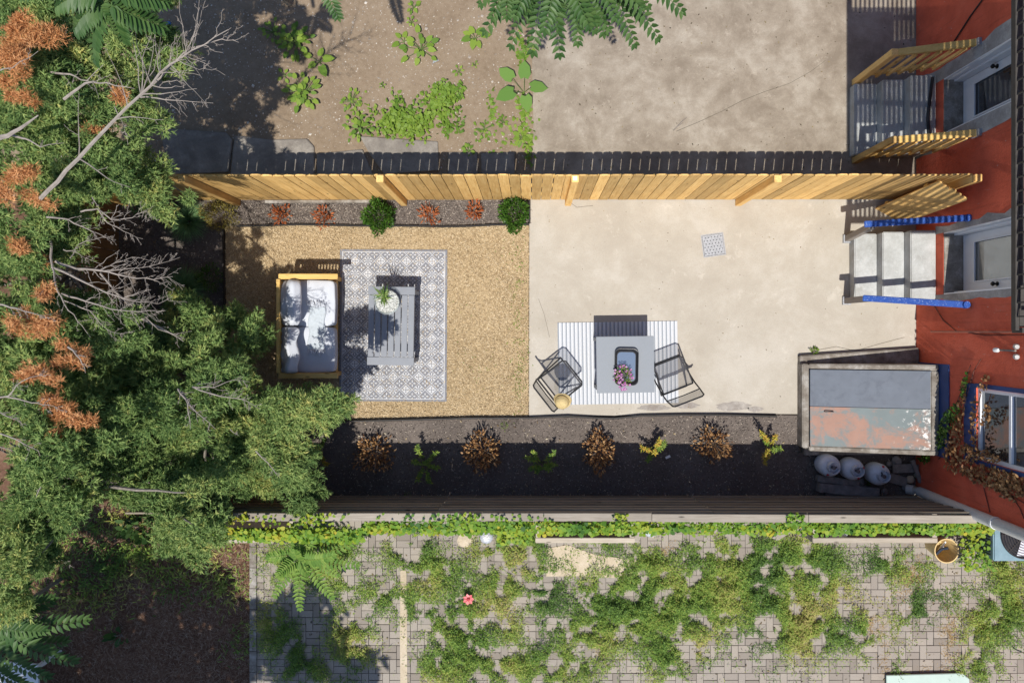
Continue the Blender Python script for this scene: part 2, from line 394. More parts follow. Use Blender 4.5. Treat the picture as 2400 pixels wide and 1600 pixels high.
m_bhworn = worn_paint('rusty_steel_door', (.15, .185, .19), (.30, .165, .12), (.66, .65, .62), 2.1, .49, (5.15, .24))
m_copper = M_plain('copper_pipe', (.36, .12, .075), .5, .2, 9)
m_pipe = M_plain('white_downspout', (.50, .49, .47), .5, .1, 4)
m_cable = M_plain('wall_cable', (.10, .03, .02), .7, .2, 5)
m_teal = M_plain('teal_unit_paint', (.16, .255, .295), .45, .12, 6)
m_mint = M_plain('mint_paint', (.38, .47, .415), .6, .08, 4)
m_whitepl = M_plain('white_plastic', (.66, .67, .66), .4, .06, 6)
m_bucket = M_plain('tan_bucket', (.55, .40, .18), .5, .12, 6)
m_greyrock = M_plain('grey_rock', (.21, .20, .19), .9, .3, 12, 0, .1, .5)
m_straw = M_plain('woven_straw', (.52, .40, .19), .8, .2, 60, 0, .2, .8)
m_bark = M_plain('grey_bark', (.21, .185, .16), .9, .3, 20, 0, .1, .7)
m_twig = M_plain('dead_twig', (.27, .235, .205), .9, .25, 12, 0, .1, .5)
m_glassdk = glass_mat('dark_window_glass', (.012, .016, .02), .03, .22)
m_glasslt = glass_mat('beige_reflection_glass', (.16, .16, .145), .05, .22)  # beige base colour stands in for the patio's reflection; no blind is built
m_bowl = clear_glass('clear_glass')
m_sling = mesh_fabric('chair_sling_mesh', (.10, .10, .11), .42)
m_pink = attr_mat('pink_petal', [(.62, .12, .13), (.75, .28, .28)])
m_solar = M_plain('solar_panel', (.03, .04, .06), .2, .1, 8)
m_bluelid = M_plain('blue_lid', (.02, .12, .36), .4, .1, 8)
m_strawbits = attr_mat('straw_blades', [(.20, .14, .075), (.42, .31, .175), (.58, .45, .27), (.68, .56, .38)])
m_chips = attr_mat('mulch_chips', [(.05, .042, .037), (.12, .10, .087), (.20, .17, .145), (.42, .36, .30)])
m_needl = attr_mat('brown_needles', [(.07, .035, .022), (.17, .09, .056), (.27, .165, .105), (.42, .33, .25)])
m_pebble = attr_mat('pebbles', [(.20, .17, .14), (.30, .26, .22), (.42, .37, .32), (.58, .54, .48)])
m_wpeb = attr_mat('white_pebbles', [(.36, .37, .34), (.46, .46, .43), (.56, .56, .53)], .6)
JUN = [(.05, .105, .036), (.14, .232, .078), (.25, .36, .12), (.37, .455, .155), (.56, .53, .18)]
m_jun = M_leaf('juniper_needles', JUN, .38, .8, 0, .06)
m_orange = M_leaf('dead_orange_needles', [(.40, .17, .065), (.62, .30, .12), (.74, .42, .20)], .2)
m_ail = M_leaf('ailanthus_leaf', [(.035, .085, .022), (.06, .122, .032), (.09, .155, .045)], .25, .45)
m_ail_l = M_leaf('young_ailanthus_leaf', [(.10, .20, .035), (.16, .27, .05), (.23, .33, .07)], .3)
m_weed = M_leaf('weed_leaves', [(.07, .14, .03), (.13, .23, .042), (.22, .33, .055), (.34, .38, .08), (.45, .37, .14)], .25, .6)
m_dry = M_leaf('dry_weed', [(.34, .22, .08), (.46, .31, .12), (.52, .40, .20)], .2)
m_vine = M_leaf('vine_leaves', [(.04, .11, .018), (.09, .20, .025), (.16, .28, .03), (.27, .34, .03), (.42, .36, .04)], .3)
m_cover = M_leaf('ground_cover_leaves', [(.10, .19, .025), (.17, .27, .035), (.24, .33, .05)], .28)
m_bigleaf = M_leaf('broad_leaf', [(.10, .21, .04), (.16, .28, .06)], .25, .5)
m_shrub = M_leaf('green_shrub_leaves', [(.025, .075, .012), (.06, .14, .02), (.12, .21, .03)], .2, .4)
m_planter = M_wood('planter_wood', (.28, .235, .18), (.37, .32, .255), (.44, .39, .32), 0, .25, .85)
m_redplant = M_leaf('rust_red_leaves', [(.24, .06, .025), (.40, .12, .04), (.50, .20, .08)], .2)
m_brownsh = M_leaf('dried_brown_leaves', [(.10, .045, .02), (.24, .12, .05), (.42, .25, .11), (.55, .36, .18)], .15)
m_fern = M_leaf('olive_fern_leaves', [(.09, .17, .03), (.17, .26, .042), (.28, .33, .05)], .25)
m_yfern = M_leaf('yellow_fern_leaves', [(.25, .26, .03), (.42, .36, .05), (.50, .28, .05)], .25)
m_olive = M_leaf('golden_shrub_leaves', [(.10, .10, .025), (.24, .20, .05), (.40, .33, .09)], .2)
m_grass = M_leaf('ornamental_grass', [(.10, .22, .08), (.17, .32, .12), (.27, .42, .19)], .2)
m_stem = M_plain('green_stem', (.10, .15, .04), .7, .2, 10)
m_deadleaf = M_leaf('dead_vine_leaves', [(.10, .04, .018), (.22, .10, .04), (.34, .19, .08), (.5, .3, .14)], .15)
m_purple = M_leaf('purple_flowers', [(.30, .06, .26), (.50, .18, .42), (.68, .45, .60)], .25)
m_spiky = M_leaf('spider_plant', [(.10, .20, .05), (.20, .30, .07), (.45, .48, .25)], .25)

# ------------------------------------------------------------------ the setting
def sheet(name, px, z0, z1, mat, kind='structure', fine=0):
    mb = MB(); mb.prism([P(*q, 0)[:2] for q in px], z0, z1)
    return tag(mb.build(name, mat), kind=kind)
g = MB(); g.box((0, 0, -.10), (120, 120, .1)); tag(g.build('ground', m_ground), kind='structure')
DIRT = [(-1500, -900), (1249, -900), (1246, 100), (1250, 300), (1244, 463), (-1500, 463)]
sheet('upper_yard_soil', DIRT, -.05, -.012, m_dirt)
sheet('upper_concrete_slab', [(1249, -900), (2147, -900), (2147, 463.5), (1244, 463.5), (1250, 300), (1246, 100)], -.05, 0, m_slab)
PATIO = [(1241, 464.5), (2147, 464.5), (2147, 858), (1874, 858), (1874, 970), (1700, 969), (1560, 972), (1400, 974), (1240, 976)]
sheet('patio', PATIO, -.05, 0, m_patio)
LAWN = [(528, 532), (700, 528), (850, 531), (1040, 532), (1150, 529), (1239, 528), (1238, 977), (1100, 977), (960, 981), (800, 984), (640, 998), (528, 1005)]
sheet('dry_lawn', LAWN, -.05, -.014, m_lawn)
UBED = [(523, 464.5), (1240, 464.5), (1239, 526), (1150, 527), (1040, 530), (850, 529), (700, 526), (523, 530)]
LBED = [(150, 464.5), (522, 464.5), (526, 1007), (640, 1001), (800, 987), (960, 984), (1100, 980), (1240, 979), (1400, 977), (1560, 975), (1700, 972), (1873, 973), (1873, 1060), (2147, 1060), (2147, 1166), (150, 1166)]
sheet('upper_mulch_bed', UBED, -.05, -.010, m_mulch)
sheet('lower_mulch_bed', LBED, -.05, -.010, m_mulch)
DUFF = [(-1500, 1167), (591, 1167), (591, 2400), (-1500, 2400)]
sheet('lower_yard_soil', DUFF, -.05, -.014, m_duff)
sheet('back_lot_soil', [(-1500, 464.5), (149, 464.5), (149, 1166), (-1500, 1166)], -.05, -.016, m_duff)

# ---- paved yard: individual pavers
WEEDS = [(960,1290,70,45,1),(1010,1335,90,50,1),(905,1395,90,40,.8),(800,1370,60,40,.5),(825,1500,60,100,1),(1085,1480,90,130,1.2),(985,1430,60,50,.8),(1180,1365,60,80,1),(1275,1390,50,85,1),(1185,1560,150,50,1),(1325,1555,110,60,1),
  (1150,1285,60,35,.8),(1410,1400,90,60,1),(1480,1430,130,100,1.1),(1600,1420,150,110,1.15),(1740,1360,140,100,1.1),(1850,1420,110,130,1.05),(1560,1540,55,70,1),(1690,1290,120,40,.7),(1900,1480,90,50,1.2),(1830,1290,110,35,1),(1900,1310,90,40,1),
  (2075,1320,60,45,1),(1950,1370,60,60,.6),(2020,1480,35,70,1),(2350,1320,55,50,1.1),(2360,1420,60,80,1.2),(2300,1470,55,60,1),(2290,1560,55,45,1),(2250,1400,60,40,.4),(2150,1390,70,70,.4),(2150,1430,40,30,.8),(2180,1310,60,30,.6),
  (640,1470,50,60,.9),(690,1510,40,50,1),(720,1570,70,40,1),(700,1320,90,60,1),(780,1290,80,50,1.1),(1330,1330,70,40,.25),(1420,1275,80,30,.5),(1240,1280,50,60,.9),(1200,1480,40,40,.6),(1020,1560,50,40,.7),(1390,1490,60,50,.8),(1640,1525,40,30,.7),(1980,1490,30,20,.8),(1520,1320,60,50,1),(2100,1560,20,20,.6),(1330,1470,50,40,.7),(2080,1470,60,60,.35)]
def weed_cover(px, py): return max((wt * max(0, 1 - ((px - x) / rx) ** 2 - ((py - y) / ry) ** 2) for x, y, rx, ry, wt in WEEDS), default=0)
pav = tag(sheet('paved_yard', [(592, 1182), (3300, 1182), (3300, 2400), (592, 2400)], -.05, -.018, m_joint), kind='structure')
U = .1040; gap = .0035
def paver_mesh(vert, k):
    mb = MB(); sx, sy = (U, 2 * U) if vert else (2 * U, U)
    mb.box((0, 0, -.006), (sx - gap * R(1.2, 2.2), sy - gap * R(1.2, 2.2), .040))
    me = mb.mesh('paver'); bm = bmesh.new(); bm.from_mesh(me)
    bmesh.ops.bevel(bm, geom=[e for e in bm.edges if all(v.co.z > 0 for v in e.verts)], offset=.004, segments=1, affect='EDGES'); bm.to_mesh(me); bm.free()
    me.materials.append(m_paver); return me
pm = {True: [paver_mesh(True, i) for i in range(4)], False: [paver_mesh(False, i) for i in range(4)]}
cells = []
y0 = P(0, 1184)[1]; band = 0
x0 = P(603, 0)[0]
while y0 > P(0, 1850)[1]:
    x = x0 - (band % 3) * U
    while x < 8.6:
        for (cx, cy, vt) in ((x + .5 * U, y0 - U, True), (x + 2 * U, y0 - .5 * U, False), (x + 2 * U, y0 - 1.5 * U, False)):
            if cx > x0 - .9 * U: cells.append((cx, cy, vt))
        x += 3 * U
    y0 -= 2 * U; band += 1
def pxy(x, y): return NX + x * F / H, NY - y * F / H
sc_ = []
for c in cells:
    a, b = pxy(c[0], c[1]); inside = 600 < a < 2395 and 1270 < b < 1592
    sc_.append((0 if not inside else 1 + max(0, 1.0 - 1.4 * weed_cover(a, b)) + .1 * random.random(), c))
sc_.sort(key=lambda t: -t[0])
rest = MB()
for i, (s_, (cx, cy, vt)) in enumerate(sc_):
    dz = R(-.003, .003); tilt = R(-.012, .012)
    if i < 300:
        o = link('paver', random.choice(pm[vt]), pav); o.location = (cx + R(-.001, .001), cy + R(-.001, .001), dz); o.rotation_euler = (R(-.012, .012), R(-.012, .012), tilt)
    else:
        rest.box((cx, cy, -.006 + dz), ((U if vt else 2 * U) - gap * 1.7, (2 * U if vt else U) - gap * 1.7, .040), tilt)
tag(rest.build('pavers', m_paver, pav), kind='stuff')
kb = MB()
for i in range(14): kb.box((P(597, 0)[0] - .01 + R(-.003, .003), -2.75 - i * .31, .012), (.10, .302, .06), R(-.01, .01))
tag(kb.build('paver_kerb', m_curb), 'narrow concrete edging along the left end of the paved yard', 'kerb')
sp = MB()
sp.prism([P(*q)[:2] for q in [(1278, 1284), (1330, 1275), (1400, 1300), (1490, 1310), (1500, 1345), (1440, 1352), (1360, 1348), (1280, 1349)]], -.01, .022)
tag(sp.build('sand_patch', m_sand), 'pale sandy strip of mortar on the pavers before the planter', 'sand', kind='structure')
ss = MB(); ss.prism([P(*q)[:2] for q in [(939, 1335), (953, 1335), (955, 1600), (952, 1750), (940, 1750), (938, 1500)]], -.01, .020)
tag(ss.build('sand_joint', m_sand), kind='structure')

ck = MB(); q = [P(x_, y_, .002) for x_, y_ in ((1585, 308), (1640, 285), (1690, 262), (1740, 236), (1790, 216), (1850, 196), (1900, 168), (1935, 142))]
for i in range(len(q) - 1): ck.bar(q[i], q[i + 1], .007 - .0004 * i, .001)
tag(ck.build('slab_crack', m_joint), kind='structure')

# ---- loose ground cover made of very many small pieces
def inpoly(poly, x, y):
    r = np.zeros(len(x), bool); n = len(poly); j = n - 1
    for i in range(n):
        xi, yi = poly[i]; xj, yj = poly[j]
        c = ((yi > y) != (yj > y)) & (x < (xj - xi) * (y - yi) / (yj - yi + 1e-12) + xi); r ^= c; j = i
    return r
def scatter(polypx, n, box=None):
    poly = [tuple(P(*q)[:2]) for q in polypx]; xs = [p[0] for p in poly]; ys = [p[1] for p in poly]
    b = box or (max(min(xs), -8), min(max(xs), 8), max(min(ys), -6), min(max(ys), 6))
    x = RNG.uniform(b[0], b[1], n); y = RNG.uniform(b[2], b[3], n); k = inpoly(poly, x, y); return x[k], y[k]
def litter(name, polypx, n, z, L, W, mat, tilt=.25, label=None, cat=None):
    x, y = scatter(polypx, n); N = len(x); x = x + RNG.normal(size=N) * .02; y = y + RNG.normal(size=N) * .012; th = RNG.uniform(0, 2 * np.pi, N)
    d = np.stack([np.cos(th), np.sin(th), RNG.normal(size=N) * tilt], 1)
    V = leaves(np.stack([x, y, np.full(N, z) + RNG.uniform(0, .012, N)], 1), d, RNG.uniform(*L, N), RNG.uniform(*W, N), DIAMOND)
    return tag(soup(name, V, RNG.random(N), mat), label, cat, kind='stuff')
litter('dry_grass', LAWN, 95000, -.010, (.02, .055), (.004, .009), m_strawbits, .35, 'short straw coloured dry grass covering the lawn', 'grass')
litter('bark_mulch', LBED, 60000, -.006, (.015, .045), (.006, .014), m_chips, .3, 'dark bark chips covering the long lower bed', 'mulch')
litter('bark_mulch', UBED, 9000, -.006, (.015, .04), (.006, .013), m_chips, .3, 'bark chips in the narrow bed along the new fence', 'mulch')
litter('pine_needles', DUFF, 60000, -.008, (.04, .11), (.003, .006), m_needl, .15, 'brown fallen needles covering the shaded lower yard', 'needles')
def pebbles(name, polypx, n, r, mat, label, z=-.012):
    x, y = scatter(polypx, n); mb = MB(); o8 = [(1, 0, 0), (-1, 0, 0), (0, 1, 0), (0, -1, 0), (0, 0, 1), (0, 0, -1)]
    f8 = [(0, 2, 4), (2, 1, 4), (1, 3, 4), (3, 0, 4), (2, 0, 5), (1, 2, 5), (3, 1, 5), (0, 3, 5)]
    for a, b in zip(x, y):
        k = R(*r) * (2.2 if random.random() < .03 else 1); an = R(0, 6); c, s_ = math.cos(an), math.sin(an); e = R(.5, 1)
        mb.add([(a + k * (q[0] * c - q[1] * s_ * e), b + k * (q[0] * s_ + q[1] * c * e), z + k * .5 * q[2]) for q in o8], f8)
    return tag(mb.build(name, mat), label, 'pebbles', kind='stuff')
pebbles('pebbles', DIRT, 7000, (.004, .014), m_pebble, 'small pale stones scattered over the bare upper yard')

def debris(name, polypx, n, L, mat, label, z=.004):
    x, y = scatter(polypx, n); N = len(x); th = RNG.uniform(0, 2 * np.pi, N); d = np.stack([np.cos(th), np.sin(th), RNG.uniform(0, .3, N)], 1)
    tag(soup(name, leaves(np.stack([x, y, np.full(N, z)], 1), d, RNG.uniform(L * .3, L, N), RNG.uniform(L * .15, L * .5, N), OVAL), RNG.random(N), mat), label, 'leaf litter', kind='stuff')
m_litter = attr_mat('fallen_leaf_bits', [(.05, .04, .03), (.13, .10, .06), (.24, .19, .09)])
debris('leaf_litter', [(1255, 0), (2140, 0), (2140, 455), (1255, 455)], 260, .04, m_litter, 'scattered dark leaf bits on the upper slab')
debris('leaf_litter', PATIO, 120, .028, m_litter, 'few scattered leaf bits on the pale patio')
debris('leaf_litter', [(610, 1275), (2390, 1275), (2390, 1595), (610, 1595)], 700, .05, m_litter, 'dry leaf bits scattered over the pavers', .018)
for pts, wd_ in (([(1905, 822), (1960, 812), (2005, 822), (2060, 806), (2120, 790)], .006), ([(1262, 700), (1275, 735), (1288, 790)], .004), ([(1330, 470), (1352, 486), (1390, 482)], .005)):
    ck = MB(); q = [P(x_, y_, .002) for x_, y_ in pts]
    for i in range(len(q) - 1): ck.bar(q[i], q[i + 1], wd_, .001)
    tag(ck.build('patio_crack', m_joint), kind='structure')
sc2 = MB()
for (px, py, rx, ry) in ((1530, 955, 40, 7), (1610, 950, 30, 8), (1720, 952, 45, 11), (1770, 958, 20, 7)):
    sc2.prism([P(px + rx * math.cos(a_) * R(.75, 1.1), py + ry * math.sin(a_) * R(.7, 1.15))[:2] for a_ in np.linspace(0, 6.1, 22)], .001, .003)
tag(sc2.build('cement_smears', concrete_mat('cement_smear', (.30, .275, .25), (.24, .21, .185), (.40, .37, .33), 5)), kind='structure')
debris('leaf_litter', LBED, 900, .05, attr_mat('pale_fallen_leaves', [(.16, .11, .06), (.32, .25, .15), (.46, .40, .30)]), 'pale fallen leaves scattered over the dark lower bed', .006)

# ------------------------------------------------------------------ house on the right
WX = 5.76
house = thing('house', 'red painted house wall with two glazed back doors and a blue trimmed window', 'house', (WX, 1, 0))
D1 = (.50, 1.36, .68, 2.75); D2 = (2.73, 3.50, .68, 2.75); WN = (-1.66, -.74, 1.40, 2.62)
ys = sorted({-2.42, WN[0], WN[1], D1[0], D1[1], D2[0], D2[1], 7.5}); zs = sorted({-.1, .68, 1.40, 2.62, 2.75, 6.6})
wl = MB()
for i in range(len(ys) - 1):
    for j in range(len(zs) - 1):
        cy, cz = (ys[i] + ys[i + 1]) / 2, (zs[j] + zs[j + 1]) / 2
        if any(o[0] < cy < o[1] and o[2] < cz < o[3] for o in (D1, D2, WN)): continue
        wl.box((WX + .16, cy, cz), (.32, ys[i + 1] - ys[i], zs[j + 1] - zs[j]))
wall = wl.build('wall', m_red, house)
sw = MB(); sw.box((WX + 2.5 + .32, -2.27, 3.25), (4.99, .3, 6.7)); sw.build('side_wall', m_red, house)
rf = MB(); rf.box((WX + 2.6, 2.5, 6.7), (5.6, 10.2, .2)); rf.build('roof', m_plastic, house)
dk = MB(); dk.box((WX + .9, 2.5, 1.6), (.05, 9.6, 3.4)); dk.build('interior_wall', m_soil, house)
def surround(y0, y1, z0, z1, wdt, mat):       # ragged band of bare plaster round a door
    mb = MB()
    def band(a0, a1, b0, b1, horiz):
        k = 14; L = []; Rr = []
        for i in range(k + 1):
            t = i / k
            if horiz: L.append((a0 + (a1 - a0) * t, b0)); Rr.append((a0 + (a1 - a0) * t, b1 + R(-.04, .05) * (1 if b1 > b0 else -1)))
            else: L.append((b0, a0 + (a1 - a0) * t)); Rr.append((b1 + R(-.03, .035), a0 + (a1 - a0) * t))
        pts = L + Rr[::-1]; n = len(pts)
        for i in range(k):
            q = [L[i], L[i + 1], Rr[i + 1], Rr[i]]
            vs = [(WX - .004, y, z) for y, z in q]
            mb.add(vs, [(0, 1, 2, 3)])
    band(z0 - .0, z1, y0, y0 - wdt, False); mb.build('plaster_surround', mat, house); mb = MB()
    band(z0 - .0, z1, y1, y1 + wdt, False); mb.build('plaster_surround', mat, house)
surround(D2[0], D2[1], .0, D2[3], .20, m_plaster); surround(D1[0], D1[1], .5, D1[3], .09, m_plaster)
def door(o, glass, knob_low, hinge):
    y0, y1, z0, z1 = o; X = 6.02
    st = MB(); st.box((WX + .17, (y0 + y1) / 2, z0 + .004), (.33, y1 - y0 - .006, .03)); st.build('door_sill', m_curb, house)
    d = MB(); a = .105; b = .24; yy0, yy1, zz0, zz1 = y0 + .045, y1 - .045, z0 + .03, z1 - .05
    for (c, e) in (((yy0, yy0 + a), (zz0, zz1)), ((yy1 - a, yy1), (zz0, zz1)), ((yy0 + a, yy1 - a), (zz0, zz0 + b)), ((yy0 + a, yy1 - a), (zz1 - a, zz1))):
        d.box((X + .025, sum(c) / 2, sum(e) / 2), (.05, c[1] - c[0], e[1] - e[0]))
    dr = d.build('door', m_white, house, bevel=.004)
    g_ = MB(); g_.box((X + .026, (y0 + y1) / 2, (zz0 + b + zz1 - a) / 2), (.012, yy1 - yy0 - 2 * a, zz1 - zz0 - a - b)); g_.build('glass_pane', glass, dr)
    be = MB(); gy0, gy1, gz0, gz1 = yy0 + a, yy1 - a, zz0 + b, zz1 - a
    for c, e in (((gy0, gy0 + .018), (gz0, gz1)), ((gy1 - .018, gy1), (gz0, gz1)), ((gy0 + .018, gy1 - .018), (gz0, gz0 + .018))):
        be.box((X - .006, sum(c) / 2, sum(e) / 2), (.016, c[1] - c[0], e[1] - e[0]))
    be.build('glazing_bead', m_white, dr)
    ky = yy0 + .055 if knob_low else yy1 - .055
    k = MB(); k.lathe([(0, 0), (.03, 0), (.03, .008), (.012, .012), (.012, .04), (.028, .05), (.03, .065), (.02, .078), (0, .08)], n=16)
    k.v = [(X - q[2], ky + q[0], z0 + .74 + q[1]) for q in k.v]; k.build('knob', m_knob, dr, smooth=True)
    f = MB()
    for y in (y0 + .022, y1 - .022): f.box((X - .04, y, (z0 + z1) / 2), (.16, .04, z1 - z0))
    f.box((X - .04, (y0 + y1) / 2, z1 - .024), (.158, y1 - y0 - .09, .044)); f.build('door_frame', m_white, house)
    rv = MB()
    for y, s_ in ((y0, 1), (y1, -1)): rv.box((WX + .07, y + s_ * .009, (z0 + z1) / 2 + .01), (.15, .014, z1 - z0 - .03))
    rv.build('door_reveal', m_white, house)
door(D1, m_glasslt, True, 0); door(D2, m_glassdk, False, 0)
# window
y0, y1, z0, z1 = WN
wf = MB()
for c, e in (((y0, y0 + .05), (z0, z1)), ((y1 - .05, y1), (z0, z1)), ((y0 + .05, y1 - .05), (z0, z0 + .05)), ((y0 + .05, y1 - .05), (z1 - .05, z1)), ((y0 + .05, y1 - .05), (z0 + .58, z0 + .63))):
    wf.box((WX + .05, sum(c) / 2, sum(e) / 2), (.06, c[1] - c[0], e[1] - e[0]))
win = wf.build('window', m_white, house, bevel=.004)
for zz in ((z0 + .05, z0 + .58), (z0 + .63, z1 - .05)):
    gp = MB(); gp.box((WX + .055, (y0 + y1) / 2, sum(zz) / 2), (.01, y1 - y0 - .1, zz[1] - zz[0])); gp.build('pane', m_glassdk, win)
tr = MB(); tr.box((WX - .008, (y0 + y1) / 2, z0 - .12), (.016, y1 - y0 + .10, .23)); tr.box((WX - .008, y1 + .03, (z0 + z1) / 2), (.016, .055, z1 - z0)); tr.box((WX - .008, y0 - .03, (z0 + z1) / 2), (.016, .055, z1 - z0)); tr.build('window_trim', m_bluetrim, house)
# pipe, cables and lamp fixed to the wall
cp = MB(); cp.tube([(WX - .03, -.02, .44), (WX - .03, -.02, 2.9)], .014, 8); cp.tube([(WX - .03, -.02, .44), (WX + .02, -.02, .42)], .014, 8)
tag(cp.build('copper_pipe', m_copper), 'thin copper coloured pipe running up the red wall below the lower door', 'pipe')
cb = MB(); cb.tube([(WX - .012, .42, .22), (WX - .012, .38, .45), (WX - .012, .14, .70), (WX - .012, -.01, 1.0), (WX - .012, -.06, 1.6), (WX - .012, -.05, 2.6)], .006, 5)
tag(cb.build('wall_cable', m_cable), 'loose reddish cable looping up the wall beside the copper pipe', 'cable')
cb = MB(); cb.tube([(WX - .012, 3.92, .05), (WX - .012, 3.9, .7), (WX - .012, 3.86, .85), (WX - .012, 4.1, 1.3), (WX - .012, 4.35, 1.9), (WX - .012, 4.5, 2.6)], .01, 5)
tag(cb.build('wall_cable', m_black), 'dark cable rising across the shaded wall above the wooden steps', 'cable')
ll = thing('wall_lamp', 'white twin spot lamp on an arm fixed to the red wall', 'lamp', (WX, -.24, 1.9))
a = MB(); a.tube([(WX - .02, -.24, 1.86), (WX - .05, -.24, 2.2)], .012, 8); a.build('arm', m_greywood, ll)
a = MB(); a.lathe([(0, 0), (.028, 0), (.03, .05), (.018, .07), (0, .07)], (WX - .04, -.24, 1.82), 12); a.build('sensor', m_whitepl, ll, smooth=True)
for dy in (-.07, .05):
    a = MB(); a.lathe([(0, 0), (.022, 0), (.036, .075), (.032, .08), (0, .05)], (0, 0, 0), 14)
    rot = Matrix.Rotation(math.radians(150), 3, 'Y'); a.v = [tuple(rot @ Vector(q) + Vector((WX - .06, -.24 + dy, 2.24))) for q in a.v]; a.build('lamp_head', m_pipe, ll, smooth=True)
# ---- steel balcony above
bal = thing('fire_escape', 'dark steel fire escape balcony high on the house wall at the right edge', 'balcony', (WX, 1.5, 3.7))
BX, BY0, BY1, BZ = 4.565, .0, 5.2, 3.85
b = MB(); b.box((BX, (BY0 + BY1) / 2, BZ - .01), (.035, BY1 - BY0, .06)); b.build('edge_beam', m_bsteel, bal)
b = MB(); b.box(((BX + WX) / 2, BY0, BZ - .02), (WX - BX - .05, .05, .14)); b.build('end_beam', m_bsteel, bal)
x = BX + .05
while x < WX - .03:
    for s0, s1, wd in ((BY0 + .03, 1.08, .044), (1.08, 1.46, .036), (1.46, 3.16, .0635), (3.16, 3.42, .034), (3.42, BY1, .0625)):
        b = MB(); b.box((x, (s0 + s1) / 2, BZ), (wd, s1 - s0 - .004, .02)); b.build('floor_slat', m_bsteel, bal)
    x += .0685
b = MB()
for y in np.arange(.55, BY1, .62): b.box(((BX + WX) / 2, y, BZ - .05), (WX - BX - .06, .06, .07))
b.build('joists', m_bsteel, bal)
b = MB(); b.box((4.93, 2.6, BZ - .016), (.66, 1.0, .008)); b.build('floor_plate', m_bsteel, bal)
for zz in (.5, 1.0):
    b = MB(); b.box((BX, (BY0 + BY1) / 2, BZ + zz), (.03, BY1 - BY0, .03)); b.build('rail', m_bsteel, bal)
    b = MB(); b.box(((BX + WX) / 2, BY0, BZ + zz), (WX - BX - .04, .028, .03)); b.build('rail', m_bsteel, bal)
pk = MB(); pk.box((0, 0, .5), (.014, .014, 1.0)); pkm = pk.mesh('picket'); pkm.materials.append(m_bsteel)
for y in np.arange(BY0 + .13, BY1, .13):
    o = link('picket', pkm, bal, True); o.location = (BX - WX, y - 1.5, .17)
for x in np.arange(BX + .12, WX, .12):
    o = link('picket', pkm, bal, True); o.location = (x - WX, BY0 - 1.5, .17)

# ---- steps
def steps(label, y0, y1, mat, cat='steps'):
    t = thing('concrete_steps', label, cat, (5.2, (y0 + y1) / 2, 0), 'back door steps')
    for i, (xa, h) in enumerate(((4.76, .17), (5.09, .34), (5.40, .51))):
        nxt = (5.09, 5.40, WX)[i]
        b = MB(); b.box(((xa + nxt) / 2 - .0, (y0 + y1) / 2, h / 2), (nxt - xa, y1 - y0, h)); b.build('step', mat, t, bevel=.012)
    return t
steps('pale concrete steps between two blue handrails', .44, 1.42, m_step)
steps('shaded concrete steps between two new pine railings', 2.58, 3.62, m_step)
def handrail(label, foot, top, start, end, lean=0):
    t = thing('handrail', label, 'handrail', foot, 'blue topped handrails')
    b = MB(); b.bar(foot, top, .085, .085, (0, 1, 0)); b.build('post', m_greywood, t, bevel=.006)
    b = MB(); b.bar(start, end, .085, .04); b.build('rail', m_blue, t, bevel=.008)
    b = MB(); s_ = Vector(start); d = (Vector(end) - s_).normalized(); b.bar(s_ + d * .05 + Vector((0, 0, -.045)), Vector(end) + Vector((0, 0, -.045)), .04, .045); b.build('under_rail', m_greywood, t)
    b = MB(); b.box((foot[0], foot[1], .02), (.12, .12, .035)); b.build('foot_bracket', m_galv, t)
    b = MB(); b.lathe([(0, .02), (.045, .02), (.05, -.03), (.03, -.06), (0, -.06)], (end[0], end[1], end[2] + .01), 14); b.build('end_knob', m_blue, t, smooth=True)
handrail('blue topped handrail on the lower side of the pale steps', (4.71, .44, 0), (4.70, .44, .78), (4.58, .445, .80), (5.70, .335, 1.28))
handrail('blue topped handrail on the upper side of the pale steps', (4.72, 1.36, 0), (4.72, 1.44, .78), (4.60, 1.46, .80), (5.72, 1.47, 1.28))
b = MB(); b.tube([(5.70, 3.58, .53), (5.66, 3.3, .535), (5.63, 3.0, .53), (5.65, 2.75, .53), (5.68, 2.62, .53)], .022, 8); tag(b.build('black_hose', m_black, smooth=True), 'black hose lying on the top shaded step against the wall', 'hose')
def wood_rail(label, y):
    t = thing('wooden_stair_railing', label, 'railing', (4.84, y, 0), 'pine stair railings')
    b = MB(); b.box((4.84, y, .58), (.09, .09, 1.16)); b.build('post', m_pine, t, bevel=.005)
    p0, p1 = Vector((4.89, y, 1.14)), Vector((5.72, y, 1.46)); q0, q1 = Vector((4.89, y, .38)), Vector((5.70, y, .74))
    b = MB(); b.bar(p0, p1, .09, .04); b.build('top_rail', m_pine_x, t, bevel=.004)
    b = MB(); b.bar(p0 + Vector((0, 0, -.07)), p1 + Vector((0, 0, -.07)), .035, .085); b.build('sub_rail', m_pine_x, t)
    b = MB(); b.bar(q0, q1, .04, .088); b.build('bottom_rail', m_pine_x, t, bevel=.004)
    for i in range(6):
        f = (i + .7) / 6.2; a = q0.lerp(q1, f); c = p0.lerp(p1, f)
        b = MB(); b.bar(a + Vector((0, -.035, -.06)), c + Vector((0, -.035, -.06)), .035, .035, (0, 1, 0)); b.build('baluster', m_pine, t)
    b = MB(); b.box((5.735, y, 1.44), (.045, .09, .15)); b.build('wall_bracket', m_galv, t)
wood_rail('new pine stair railing on the upper side of the shaded steps', 3.69); wood_rail('new pine stair railing on the lower side of the shaded steps', 2.53)

